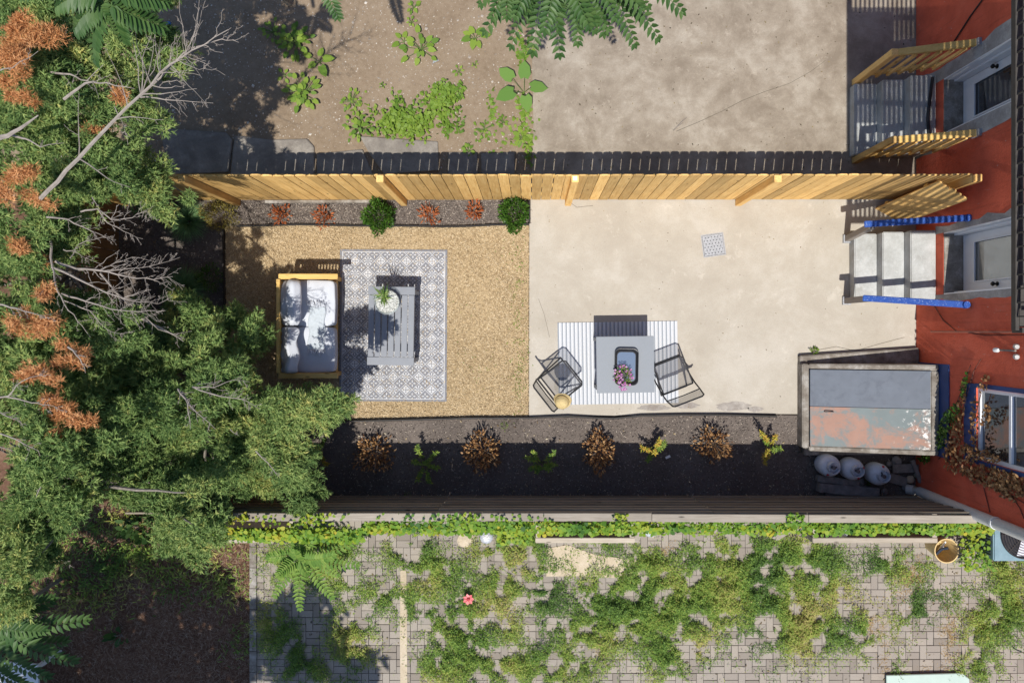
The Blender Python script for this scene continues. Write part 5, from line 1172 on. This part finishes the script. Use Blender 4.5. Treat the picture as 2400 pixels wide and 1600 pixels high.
wcloud('green_leaves', [(2225, 985, 16, 42, .55, 1), (2205, 1025, 14, 25, .2, .5), (2262, 900, 5, 30, .2, .25), (2167, 1075, 14, 9, 0, .25)], 240, .045, m_shrub)
wcloud('dead_leaves', [(2330, 1120, 75, 24, .25, 1.4), (2250, 1075, 40, 35, .4, .8), (2238, 1030, 16, 45, .3, .4), (2370, 1140, 40, 30, .3, .7), (2256, 940, 8, 50, .1, .25), (2300, 1065, 50, 12, .3, .4), (2285, 990, 10, 60, 0, .25), (2305, 900, 10, 25, .5, .1), (2310, 975, 12, 26, .3, .15)], 330, .05, m_deadleaf)
b = MB()
for pts in ([(2165, 1085), (2215, 1010), (2252, 920), (2275, 855)], [(2200, 1075), (2240, 1030), (2258, 960), (2282, 870), (2300, 840)], [(2255, 1100), (2310, 1130), (2370, 1160), (2420, 1190)], [(2270, 1075), (2280, 1000), (2300, 920)], [(2305, 1140), (2315, 1180), (2320, 1200)], [(2370, 1160), (2390, 1190), (2400, 1215)]):
    b.tube([W(*q, .012) for q in pts], .006, 5)
b.build('stems', m_cable, wv)
for (px, py, lab) in ((2162, 1078, 'small bright green weed at the corner of the bulkhead and wall'), (1910, 822, 'tiny yellow weed at the bulkhead corner on the patio')):
    bushy('green_sprig', lab, 'weed', px, py, 10, 8, .1, 40, .03, .02, m_cover, None, ROUND, 2)
bushy('green_sprig', 'low green sprig between the cylinders and the front timber', 'weed', 2030, 1130, 14, 10, .08, 50, .03, .015, m_shrub, None, OVAL, 0)

# ------------------------------------------------------------------ ailanthus fronds
def frond(parent, base, tip, mat, pairs=11, LL=.16, WW=.045, sag=.12, local=False):
    base, tip = Vector(base), Vector(tip); ax = tip - base; L = ax.length; side = ax.cross(Vector((0, 0, 1))).normalized()
    pts = [base.lerp(tip, i / 10) + Vector((0, 0, sag * L * math.sin(math.pi * i / 10 * .9))) + side * .03 * L * math.sin(i / 10 * 3) for i in range(11)]
    def at(f): i = min(9, int(f * 10)); return pts[i].lerp(pts[i + 1], f * 10 - i)
    mb = MB(); mb.tube(pts, [.007 * (1 - .8 * i / 10) for i in range(11)], 5, a=.95)
    d0 = ax.normalized()
    for i in range(pairs):
        f = .12 + .88 * i / (pairs - 1) if pairs > 1 else .9; p = at(min(f, .999)); ta = (at(min(f + .05, .999)) - at(max(f - .05, 0))).normalized(); sz = LL * (.55 + .45 * math.sin(math.pi * min(1, .25 + f * .7))) * R(.9, 1.1)
        for s_ in ((-1, 1) if i < pairs - 1 else (-1, 1, 0)):
            dr = (side * s_ * 1.0 + ta * (.38 + .55 * f ** 3 if s_ else 1.0) + Vector((0, 0, R(-.22, .05)))).normalized(); wv_ = dr.cross(Vector((0, 0, 1))).normalized(); nn = wv_.cross(dr); W_ = WW * R(.9, 1.1); fold = nn * W_ * .16; dp = Vector((0, 0, -.10 * sz))
            a_ = R(0, 1)
            mid0, mid1, mid2, tp = p, p + dr * sz * .35 + dp * .15, p + dr * sz * .7 + dp * .5, p + dr * sz + dp
            e = [wv_ * W_ * .42 + fold, wv_ * W_ * .30 + fold]; g_ = [-wv_ * W_ * .42 + fold, -wv_ * W_ * .30 + fold]
            mb.add([mid0, mid1, mid2, tp, mid1 - dr * sz * .12 + e[0], mid2 - dr * sz * .08 + e[1], mid1 - dr * sz * .12 + g_[0], mid2 - dr * sz * .08 + g_[1]], [(0, 4, 1), (1, 4, 5, 2), (2, 5, 3), (0, 1, 6), (1, 2, 7, 6), (2, 3, 7)], a_)
    return mb.build('frond', mat, parent, local=local)
def stem_tree(name, label, loc, trunk, mat, fronds, group=None):
    t = thing(name, label, 'tree', loc, group); b = MB()
    for pts, r in trunk: b.tube(pts, [r * (1 - .55 * i / (len(pts) - 1)) for i in range(len(pts))], 8)
    b.build('trunk', m_bark, t)
    for (bs, tp, pr, LL) in fronds: frond(t, bs, tp, mat, pr + 2, LL, LL * .42)
    return t
def hub(px, py, z): return P(px, py, z)
fr = []
for (b0, t0, z0_, z1_) in [((1290, -90), (1140, 75), 3.5, 3.2), ((1285, -80), (1200, 108), 3.5, 3.1), ((1300, -90), (1250, 122), 3.6, 3.2), ((1300, -95), (1312, 128), 3.6, 3.15), ((1360, -90), (1355, 100), 3.5, 3.2), ((1400, -90), (1415, 78), 3.5, 3.1), ((1410, -80), (1487, 105), 3.5, 3.0), ((1420, -95), (1540, 90), 3.6, 3.1), ((1440, -110), (1595, 28), 3.5, 3.2), ((1270, -100), (1130, 10), 3.6, 3.4), ((1380, -110), (1440, 40), 3.8, 3.6), ((1330, -110), (1280, 70), 3.9, 3.7), ((1310, -100), (1380, 60), 3.8, 3.5), ((1270, -90), (1210, 40), 3.9, 3.7), ((1350, -120), (1500, 20), 3.9, 3.7)]:
    fr.append((P(*b0, z0_), P(*t0, z1_), random.choice([11, 12, 13]), R(.12, .145)))
for i in range(16):
    tx = R(1140, 1570); q0 = (1290 + (tx - 1355) * .45 + R(-20, 20), -90); z_ = R(2.9, 3.6); fr.append((P(*q0, z_ + .25), P(tx, R(0, 95) * (1 - abs(tx - 1330) / 330), z_), 13, R(.11, .14)))
stem_tree('tree_of_heaven', 'feather leaved tree reaching in over the upper slab at the top edge', (.4, 5.6, 0), [([(.4, 5.9, -.1), (.35, 5.7, 1.5), (.25, 5.2, 2.8), (.2, 4.2, 3.6)], .07), ([(.3, 5.4, 2.4), (.8, 4.5, 3.4), (.75, 3.9, 3.6)], .035)], m_ail, fr, 'feather leaved trees')
fr = []
for (b0, t0, z0_, z1_) in [((255, 2), (182, 70), 4.6, 4.4), ((262, 5), (290, 92), 4.7, 4.4), ((250, 8), (375, 62), 4.7, 4.4), ((250, 0), (225, 140), 4.6, 4.2), ((270, -20), (385, 5), 4.7, 4.5), ((240, -10), (140, 20), 4.7, 4.5), ((230, -30), (60, -10), 4.6, 4.4), ((760, -60), (792, 38), 3.0, 2.9)]:
    fr.append((P(*b0, z0_), P(*t0, z1_), 10, R(.13, .16)))
stem_tree('tree_of_heaven', 'feather leaved branch over the evergreen in the top left corner', (-3.6, 4.6, 0), [([(-3.6, 4.9, -.1), (-3.55, 4.7, 2), (-3.5, 3.6, 4), (-3.45, 2.85, 4.6)], .06), ([(-3.55, 4.6, 2.2), (-2.8, 4.3, 2.8), (-2.2, 3.8, 3.0)], .02)], m_ail, fr, 'feather leaved trees')
fr = []
for (b0, t0, z0_, z1_) in [((-40, 1440), (120, 1405), 1.6, 1.4), ((-30, 1450), (200, 1450), 1.7, 1.4), ((-20, 1440), (172, 1545), 1.7, 1.4), ((-40, 1470), (110, 1580), 1.6, 1.4), ((-60, 1500), (60, 1600), 1.6, 1.4), ((-60, 1430), (60, 1370), 1.6, 1.4), ((-80, 1540), (40, 1640), 1.6, 1.5), ((-30, 1480), (150, 1500), 1.3, 1.1), ((-50, 1450), (100, 1475), 1.9, 1.7)]:
    fr.append((P(*b0, z0_), P(*t0, z1_), 14, R(.16, .19)))
stem_tree('tree_of_heaven', 'dark feather leaved sapling in the shaded lower left corner', (-7.0, -3.7, 0), [([(-7.0, -3.7, -.1), (-6.9, -3.7, .8), (-6.85, -3.6, 1.7)], .03)], m_ail, fr, 'feather leaved trees')
fr = []; rt = P(735, 1275, 0)
for (t0, z1_, zb_) in [((648, 1392), .55, .3), ((705, 1422), .6, .4), ((778, 1395), .5, .3), ((632, 1305), .6, .45), ((835, 1322), .6, .45), ((760, 1215), .9, .6), ((690, 1232), .9, .6), ((840, 1262), .7, .5), ((720, 1340), .9, .6), ((790, 1345), .45, .3), ((655, 1345), .75, .45), ((780, 1300), 1.0, .7), ((690, 1290), 1.0, .7)]:
    fr.append((rt + Vector((R(-.02, .02), R(-.02, .02), zb_)), P(*t0, z1_), 11, R(.10, .13)))
stem_tree('tree_of_heaven', 'bright green feather leaved sapling growing from the pavers by the left planter', rt, [([rt, rt + Vector((.02, 0, .5)), rt + Vector((0, .02, .85))], .014)], m_ail_l, fr, 'feather leaved trees')

# ------------------------------------------------------------------ evergreens on the left
def pip(poly, x, y):
    r = False; n = len(poly); j = n - 1
    for i in range(n):
        xi, yi = poly[i]; xj, yj = poly[j]
        if (yi > y) != (yj > y) and x < (xj - xi) * (y - yi) / (yj - yi) + xi: r = not r
        j = i
    return r
def edged(poly, x, y):
    m = 1e9; n = len(poly)
    for i in range(n):
        ax, ay = poly[i]; bx, by = poly[(i + 1) % n]; dx, dy = bx - ax, by - ay; t = max(0, min(1, ((x - ax) * dx + (y - ay) * dy) / (dx * dx + dy * dy + 1e-9))); m = min(m, math.hypot(x - ax - t * dx, y - ay - t * dy))
    return m
def sprays(clumps, trunk, per, nd=7, L=(.03, .065), Wd=.0145):
    c = np.array([q[:3] for q in clumps]); r = np.array([q[3] for q in clumps]); tone = np.array([q[4] for q in clumps]); n = len(c) * per
    ci = np.repeat(np.arange(len(c)), per); u = unit(RNG.normal(size=(n, 3))); u[:, 2] = np.where(u[:, 2] < -.3, -u[:, 2], u[:, 2])
    rad = c - np.array(trunk); rad[:, 2] *= .3; rad = unit(rad)
    pos = c[ci] + u * r[ci][:, None] * np.array([1, 1, .65]) * RNG.uniform(.45, 1.05, (n, 1)) + rad[ci] * r[ci][:, None] * RNG.uniform(-.2, .5, (n, 1))
    d = unit(u * .8 + rad[ci] * .55 + np.array([0, 0, .35]) + RNG.normal(size=(n, 3)) * .25)
    tn = tone[ci] + RNG.normal(size=n) * .13 + .12 * u[:, 2]
    k = np.repeat(np.arange(n), nd); dd = unit(d[k] + RNG.normal(size=(n * nd, 3)) * .6)
    st = pos[k] + d[k] * RNG.uniform(0, .05, (n * nd, 1))
    V = leaves(st, dd, RNG.uniform(*L, n * nd), Wd, NEEDLE, up=u[k] + np.array([0, -.12, .35]) + RNG.normal(size=(n * nd, 3)) * .3); return V, np.clip(tn[k] + RNG.normal(size=n * nd) * .07, 0, 1)
def limb(mb, pts, r, sub=3, twig=True, depth=0):
    pts = [Vector(p) for p in pts]; Q = []
    for i in range(len(pts) - 1):
        for k in range(3): Q.append(pts[i].lerp(pts[i + 1], k / 3) + Vector((R(-.01, .01), R(-.01, .01), R(-.01, .01))) * (1 if k else .3))
    Q.append(pts[-1]); n = len(Q); mb.tube(Q, [max(.0018, r * (1 - .85 * i / (n - 1))) for i in range(n)], 6 if depth == 0 else 4)
    if twig and depth < 3:
        tot = sum((Q[i + 1] - Q[i]).length for i in range(n - 1)); m = int(sub * (tot * 2.2 + 1))
        for j in range(m):
            f = R(.25, 1); i = min(n - 2, int(f * (n - 1))); d = (Q[i + 1] - Q[i]).normalized(); s_ = d.cross(Vector((R(-.3, .3), R(-.3, .3), 1))).normalized() * random.choice((-1, 1)); L = tot * R(.12, .3) * (1.1 - f * .5)
            d2 = (d * R(.4, 1) + s_ * R(.4, .9) + Vector((0, 0, R(-.2, .35)))).normalized(); e = Q[i] + d2 * L; md = Q[i] + d2 * L * .5 + s_ * L * R(-.12, .12)
            limb(mb, [Q[i], md, e], max(.0025, r * .38 * (1 - .6 * f)), 1.2, depth < 1, depth + 1)
def evergreen(label, base, tops, polys, n, per, gaps=(), orange=(), dead=(), orient=None, zr=(2.6, 4.2), low=.9, lift=.0, pw=.5, extra=(), group='evergreens at the left'):
    t = thing('evergreen_tree', label, 'tree', base, group); clumps = []; oc = []
    bx = (min(p[0] for p in polys), max(p[0] for p in polys), min(p[1] for p in polys), max(p[1] for p in polys)); i = 0; fails = 0
    pads = []; pads_todo = []
    while len(pads) < n // 8 and fails < 60000:
        px, py = R(bx[0], bx[1]), R(bx[2], bx[3]); fails += 1
        if not pip(polys, px, py): continue
        if any(((px - g[0]) / g[2]) ** 2 + ((py - g[1]) / g[3]) ** 2 < 1 for g in gaps): continue
        e = min(1, edged(polys, px, py) / 130); low_ = len(pads) % 4 == 0
        if not low_ and any(math.hypot(px - q[0], py - q[1]) < 54 for q in pads if not q[3]): continue
        z = zr[0] + (zr[1] - zr[0]) * (e ** pw) + R(-.35, .3) - (low * R(.7, 1.4) if low_ else 0); pads.append((px, py, z, low_))
        pads_todo.append((px, py, z, e))
    for (px, py, z) in extra: pads_todo.append((px, py, z, .1))
    for (px, py, z, e) in pads_todo:
        c0 = P(px, py, z); pr = (R(.26, .44) if e > .25 else R(.16, .26)); pr = min(pr, edged(polys, px, py) / 230 + .12) if (px, py, z) not in extra else .17; tone0 = .44 + .2 * noise.noise(Vector((px / 110, py / 110, 7))) + R(-.16, .14)
        dv = Vector((c0.x - base[0], c0.y - base[1], 0)); dv.normalize() if dv.length > .01 else None; sv = Vector((-dv.y, dv.x, 0))
        an0 = R(-.7, .7); el = R(1.1, 1.9); sh = R(.45, .8); dv, sv = dv * math.cos(an0) + sv * math.sin(an0), sv * math.cos(an0) - dv * math.sin(an0)
        for k in range(random.randint(10, 15)):
            a_, r_ = R(0, 6.28), math.sqrt(random.random()); o_ = dv * (pr * el * r_ * math.cos(a_)) + sv * (pr * sh * r_ * math.sin(a_) * (1.25 - .5 * math.cos(a_)))
            qx, qy = c0.x + o_.x, c0.y + o_.y; zz = z - r_ * r_ * pr * .55 + R(-.05, .05)
            clumps.append((qx, qy, zz, R(.05, .13), tone0 + R(-.1, .13)))
    V, vv = sprays(clumps, (base[0], base[1], 2.5), per); soup('crown', V, vv, m_jun, t)
    if orange:
        for (px, py, rx, ry, z) in orange:
            for k in range(max(1, int(rx * ry / 430))):                # each dead spray is a few twigs lined with needles
                p0 = P(px + rx * R(-.8, .3), py + ry * R(-.7, .7), z + R(-.1, .1)); an = R(-.9, .9); L_ = R(.12, .34) * min(1, rx / 26)
                for j in range(8):
                    f = j / 7; oc.append((p0.x + math.cos(an) * L_ * f + R(-.03, .03), p0.y + math.sin(an) * L_ * f + R(-.03, .03), p0.z + R(-.04, .04), R(.025, .055), R(.2, .8)))
        V, vv = sprays(oc, (base[0], base[1], 2.5), 22, 6, (.03, .06), .007); o = soup('dead_foliage', V, vv, m_orange, t); o['label'] = 'dead orange foliage'
    b = MB()
    for pts, r in tops: b.tube(pts, [r * (1 - .6 * i / (len(pts) - 1)) for i in range(len(pts))], 9)
    b.build('trunk', m_bark, t, smooth=2)
    b = MB(); top = Vector(tops[0][0][-1]); bs = Vector(base)
    for c in random.sample(clumps, min(26, len(clumps))):          # living limbs up into the crown
        q = Vector(c[:3]); f = R(.35, .9); s_ = Vector(tops[0][0][0]).lerp(top, f); md = s_.lerp(q, .55) + Vector((0, 0, R(-.15, .15))); limb(b, [s_, md, q - Vector((0, 0, .08))], .03, 1, False)
    b.build('limbs', m_bark, t)
    for pts, r, sb in dead:
        b = MB(); limb(b, [P(q[0], q[1], q[2] + lift) for q in pts], r * .72, sb * 1.9); b.build('dead_branch', m_twig, t)
    return t
PA = [(-60, -60), (360, -60), (375, 20), (335, 70), (400, 110), (412, 170), (402, 235), (335, 270), (375, 330), (400, 385), (372, 470), (310, 455), (200, 440), (-60, 440)]
evergreen('feathery evergreen in the top left with orange dead sprays at the edge', (-6.5, 3.0, 0), [([(-6.5, 3.0, -.1), (-6.3, 2.9, 1.5), (-5.8, 2.65, 2.4), (-5.3, 2.45, 2.8)], .13)], PA, 400, 58,
  gaps=[(300, 118, 38, 22), (190, 150, 60, 20), (150, 205, 45, 24), (100, 175, 30, 20), (255, 235, 30, 22), (340, 320, 30, 28), (70, 350, 50, 18)], orange=[(60, 90, 52, 42, 3.9), (25, 130, 40, 45, 4), (20, 215, 32, 35, 3.9), (30, 75, 30, 20, 3.9), (280, 222, 8, 8, 3.6), (208, 305, 9, 15, 3.5), (30, 410, 35, 26, 3.8), (70, 462, 32, 22, 3.7)],
  dead=[([(95, 465, 3.3), (155, 400, 3.6), (240, 310, 3.8), (330, 222, 3.9), (400, 150, 3.9), (450, 118, 4.0), (535, 70, 4.1)], .030, 2), ([(330, 224, 3.7), (395, 160, 3.85), (450, 112, 3.95), (520, 92, 4.0), (560, 100, 4.0)], .014, 2), ([(436, 126, 3.9), (432, 85, 4.0), (421, 0, 4.1)], .008, 2), ([(395, 165, 3.8), (402, 115, 3.9), (410, 85, 3.9)], .007, 2), ([(330, 228, 3.6), (370, 230, 3.7), (430, 236, 3.7), (500, 242, 3.8)], .011, 2), ([(380, 193, 3.8), (415, 188, 3.8), (436, 200, 3.8)], .006, 2), ([(-20, 330, 3.7), (20, 318, 3.8), (60, 292, 3.9), (90, 270, 3.9)], .04, 0), ([(30, 318, 3.7), (60, 325, 3.7), (95, 344, 3.7), (150, 335, 3.6)], .016, 1), ([(150, 232, 3.6), (200, 195, 3.7), (250, 194, 3.8), (315, 208, 3.8)], .02, 1), ([(115, 168, 3.4), (165, 175, 3.5), (205, 190, 3.6), (245, 150, 3.7)], .016, 1), ([(0, 165, 4.1), (30, 160, 4.2), (90, 120, 4.2)], .008, 1), ([(268, 250, 3.6), (290, 295, 3.5), (300, 340, 3.4)], .006, 1)], zr=(2.6, 3.5), lift=.35)
PB = [(-60, 440), (190, 440), (232, 500), (215, 555), (135, 592), (60, 640), (115, 660), (100, 715), (230, 705), (300, 760), (290, 800), (150, 840), (-60, 840)]
evergreen('middle left evergreen with a fan of bare grey branches', (-6.5, .7, 0), [([(-6.5, .7, -.1), (-6.3, .75, 1.6), (-5.7, .75, 2.4), (-5.2, .75, 2.8)], .11)], PB, 200, 58,
  gaps=[(75, 640, 45, 40), (185, 605, 60, 28), (120, 690, 30, 30)], orange=[(112, 697, 24, 20, 3.5), (120, 762, 44, 26, 3.5), (70, 725, 26, 18, 3.5), (20, 750, 26, 20, 3.6), (10, 440, 20, 22, 3.8), (85, 625, 8, 9, 3.0), (150, 790, 26, 18, 3.4), (42, 570, 7, 7, 3.4)],
  dead=[([(118, 560, 3.0), (122, 625, 3.1), (130, 665, 3.2), (150, 712, 3.2), (182, 752, 3.1), (212, 790, 3.0)], .018, 1), ([(130, 612, 3.0), (180, 630, 3.0), (235, 634, 3.0), (300, 648, 2.9), (360, 655, 2.8), (405, 648, 2.7)], .022, 4), ([(235, 633, 3.0), (270, 615, 2.9), (310, 602, 2.8), (370, 615, 2.7)], .011, 3), ([(122, 626, 3.1), (180, 652, 3.1), (250, 685, 3.0), (310, 706, 2.9), (370, 712, 2.7), (405, 695, 2.6)], .018, 4), ([(145, 688, 3.1), (200, 706, 3.1), (260, 724, 3.0), (330, 730, 2.9), (388, 728, 2.8)], .015, 3), ([(235, 640, 2.9), (262, 672, 2.9), (280, 695, 2.8), (320, 725, 2.7), (370, 772, 2.6), (432, 792, 2.5)], .016, 2), ([(190, 496, 3.1), (230, 490, 3.1), (260, 514, 3.0), (310, 510, 2.9), (340, 492, 2.8), (356, 515, 2.7)], .013, 4), ([(230, 490, 3.1), (252, 522, 3.0), (290, 542, 2.9), (335, 560, 2.8)], .011, 3), ([(215, 462, 3.2), (232, 490, 3.1)], .008, 1), ([(108, 508, 3.2), (160, 515, 3.1), (205, 536, 3.0), (245, 555, 2.9), (268, 566, 2.8)], .014, 3), ([(165, 605, 3.0), (185, 572, 2.9), (240, 555, 2.8), (272, 562, 2.8)], .009, 2), ([(150, 705, 3.1), (210, 728, 3.0), (250, 772, 2.9), (300, 790, 2.8)], .010, 3), ([(148, 585, 3.0), (175, 590, 3.0), (200, 605, 2.9), (240, 620, 2.9)], .008, 2), ([(-10, 712, 3.6), (40, 722, 3.6), (90, 738, 3.5), (115, 748, 3.4)], .014, 3), ([(160, 812, 3.3), (188, 842, 3.3), (200, 874, 3.2)], .015, 2), ([(295, 735, 2.6), (340, 750, 2.5), (390, 775, 2.4), (430, 800, 2.3)], .03, 1), ([(235, 635, 3.0), (300, 630, 2.9), (350, 625, 2.8), (422, 603, 2.7)], .009, 3)], zr=(2.7, 3.4), lift=.25)
PC = [(130, 830), (300, 745), (430, 728), (520, 750), (588, 738), (612, 800), (596, 870), (560, 880), (600, 930), (655, 920), (690, 962), (790, 938), (788, 965), (740, 992), (640, 990), (665, 1030), (720, 1080), (728, 1125), (702, 1155), (706, 1185), (672, 1180), (640, 1140), (560, 1110), (540, 1165), (440, 1180), (380, 1130), (250, 1110), (130, 960)]
evergreen('largest feathery evergreen spreading over the left end of the lawn', (-4.35, -.95, 0), [([(-4.35, -.95, -.1), (-4.3, -.9, 1.2), (-4.3, -.9, 1.5), (-4.25, -.9, 1.9)], .12)], PC, 620, 58,
  gaps=[(495, 880, 45, 26), (570, 895, 40, 30), (550, 1075, 28, 30), (240, 1090, 22, 14), (140, 890, 15, 14), (270, 1010, 20, 20), (470, 1130, 40, 14)], orange=(),
  dead=[([(418, 912, 3.1), (440, 945, 3.2), (446, 1005, 3.2)], .016, 2), ([(425, 918, 3.1), (460, 965, 3.2), (505, 1005, 3.1)], .013, 2), ([(450, 905, 3.0), (515, 928, 2.9), (570, 936, 2.8), (610, 958, 2.7)], .013, 3), ([(450, 906, 3.0), (500, 908, 2.9), (545, 890, 2.8), (585, 895, 2.7)], .010, 3), ([(460, 900, 2.9), (520, 892, 2.8)], .006, 1), ([(600, 1056, 2.7), (640, 1100, 2.7), (656, 1118, 2.7)], .010, 1), ([(540, 1005, 2.9), (560, 1020, 2.9)], .006, 1)], zr=(1.25, 2.45), lift=.25, pw=1., low=.5, extra=[(705, 975, 2.5), (745, 966, 2.6), (770, 956, 2.6), (660, 960, 2.4), (668, 1105, 2.3), (640, 1050, 2.3)])
PD = [(-60, 830), (150, 830), (260, 1010), (330, 1110), (470, 1170), (490, 1240), (455, 1300), (385, 1300), (370, 1220), (300, 1160), (215, 1150), (190, 1200), (135, 1230), (110, 1290), (95, 1330), (50, 1330), (30, 1420), (-60, 1420)]
evergreen('lower left evergreen hanging over the old fence and planter', (-5.7, -2.0, 0), [([(-5.7, -2.0, -.1), (-5.6, -1.95, 1.5), (-5.4, -1.85, 2.2), (-5.2, -1.75, 2.6)], .12)], PD, 430, 58,
  gaps=[(15, 1090, 45, 60), (170, 1120, 30, 18), (250, 930, 20, 20), (20, 1190, 30, 40)], orange=[(100, 875, 48, 18, 3.5), (140, 850, 22, 14, 3.5), (52, 905, 14, 22, 3.5), (150, 965, 34, 18, 3.5), (185, 980, 20, 14, 3.5), (125, 1026, 6, 7, 3.4), (120, 945, 16, 10, 3.5)],
  dead=[([(-20, 932, 3.7), (20, 928, 3.7), (50, 893, 3.7), (110, 870, 3.6)], .014, 2), ([(15, 930, 3.7), (75, 943, 3.6), (115, 948, 3.6), (150, 965, 3.5)], .012, 2), ([(-20, 1005, 3.6), (40, 1030, 3.6), (90, 1055, 3.5), (102, 1082, 3.4)], .012, 2), ([(-20, 1042, 3.5), (40, 1060, 3.4), (75, 1074, 3.4)], .010, 2), ([(0, 965, 3.7), (30, 980, 3.7), (55, 1000, 3.6)], .008, 4), ([(95, 1140, 3.2), (85, 1165, 3.2)], .01, 1), ([(140, 1240, 1.5), (190, 1215, 1.6)], .008, 3), ([(140, 1310, 1.2), (175, 1330, 1.2)], .007, 3)], zr=(2.1, 3.4), lift=.1)
# tall broadleaf trees standing south of the paved yard; only their shade and a few leaves reach the picture
def shade_tree(label, base, cx, cy, z0_, z1_, rx, ry, n, gapf):
    t = thing('broadleaf_tree', label, 'tree', base, 'broadleaf trees south of the yard')
    C = []
    while len(C) < n:
        u = Vector((R(-1, 1), R(-1, 1), R(-1, 1)))
        if u.length > 1: continue
        q = Vector((cx + u.x * rx, cy + u.y * ry, (z0_ + z1_) / 2 + u.z * (z1_ - z0_) / 2))
        if noise.noise(q * 1.1) < gapf: continue
        C.append(tuple(q))
    C = np.array(C); d = RNG.normal(size=(n, 3)); soup('crown', leaves(C, d, RNG.uniform(.13, .24, n), RNG.uniform(.08, .14, n), OVAL, droop=.1), RNG.random(n), m_ail, t)
    b = MB(); top = Vector((cx, cy, z1_ - .6)); bs = Vector(base); b.tube([bs, bs.lerp(top, .35) + Vector((.1, .1, 0)), bs.lerp(top, .7), top], [.16, .13, .09, .03], 9)
    for i in range(14):
        q = Vector(C[random.randrange(n)]); s_ = bs.lerp(top, R(.45, .9)); b.tube([s_, s_.lerp(q, .5) + Vector((0, 0, .15)), q], [.04, .025, .01], 6)
    b.build('trunk', m_bark, t)
shade_tree('tall broadleaf tree shading the lower left corner from outside', (-6.9, -7.0, 0), -6.1, -7.4, 4.2, 6.8, 2.0, 1.7, 5200, -.18)
shade_tree('tall broadleaf tree shading the left end of the pavers from outside', (-3.9, -7.9, 0), -3.55, -7.35, 4.4, 6.4, 1.1, 1.15, 1700, -.08)
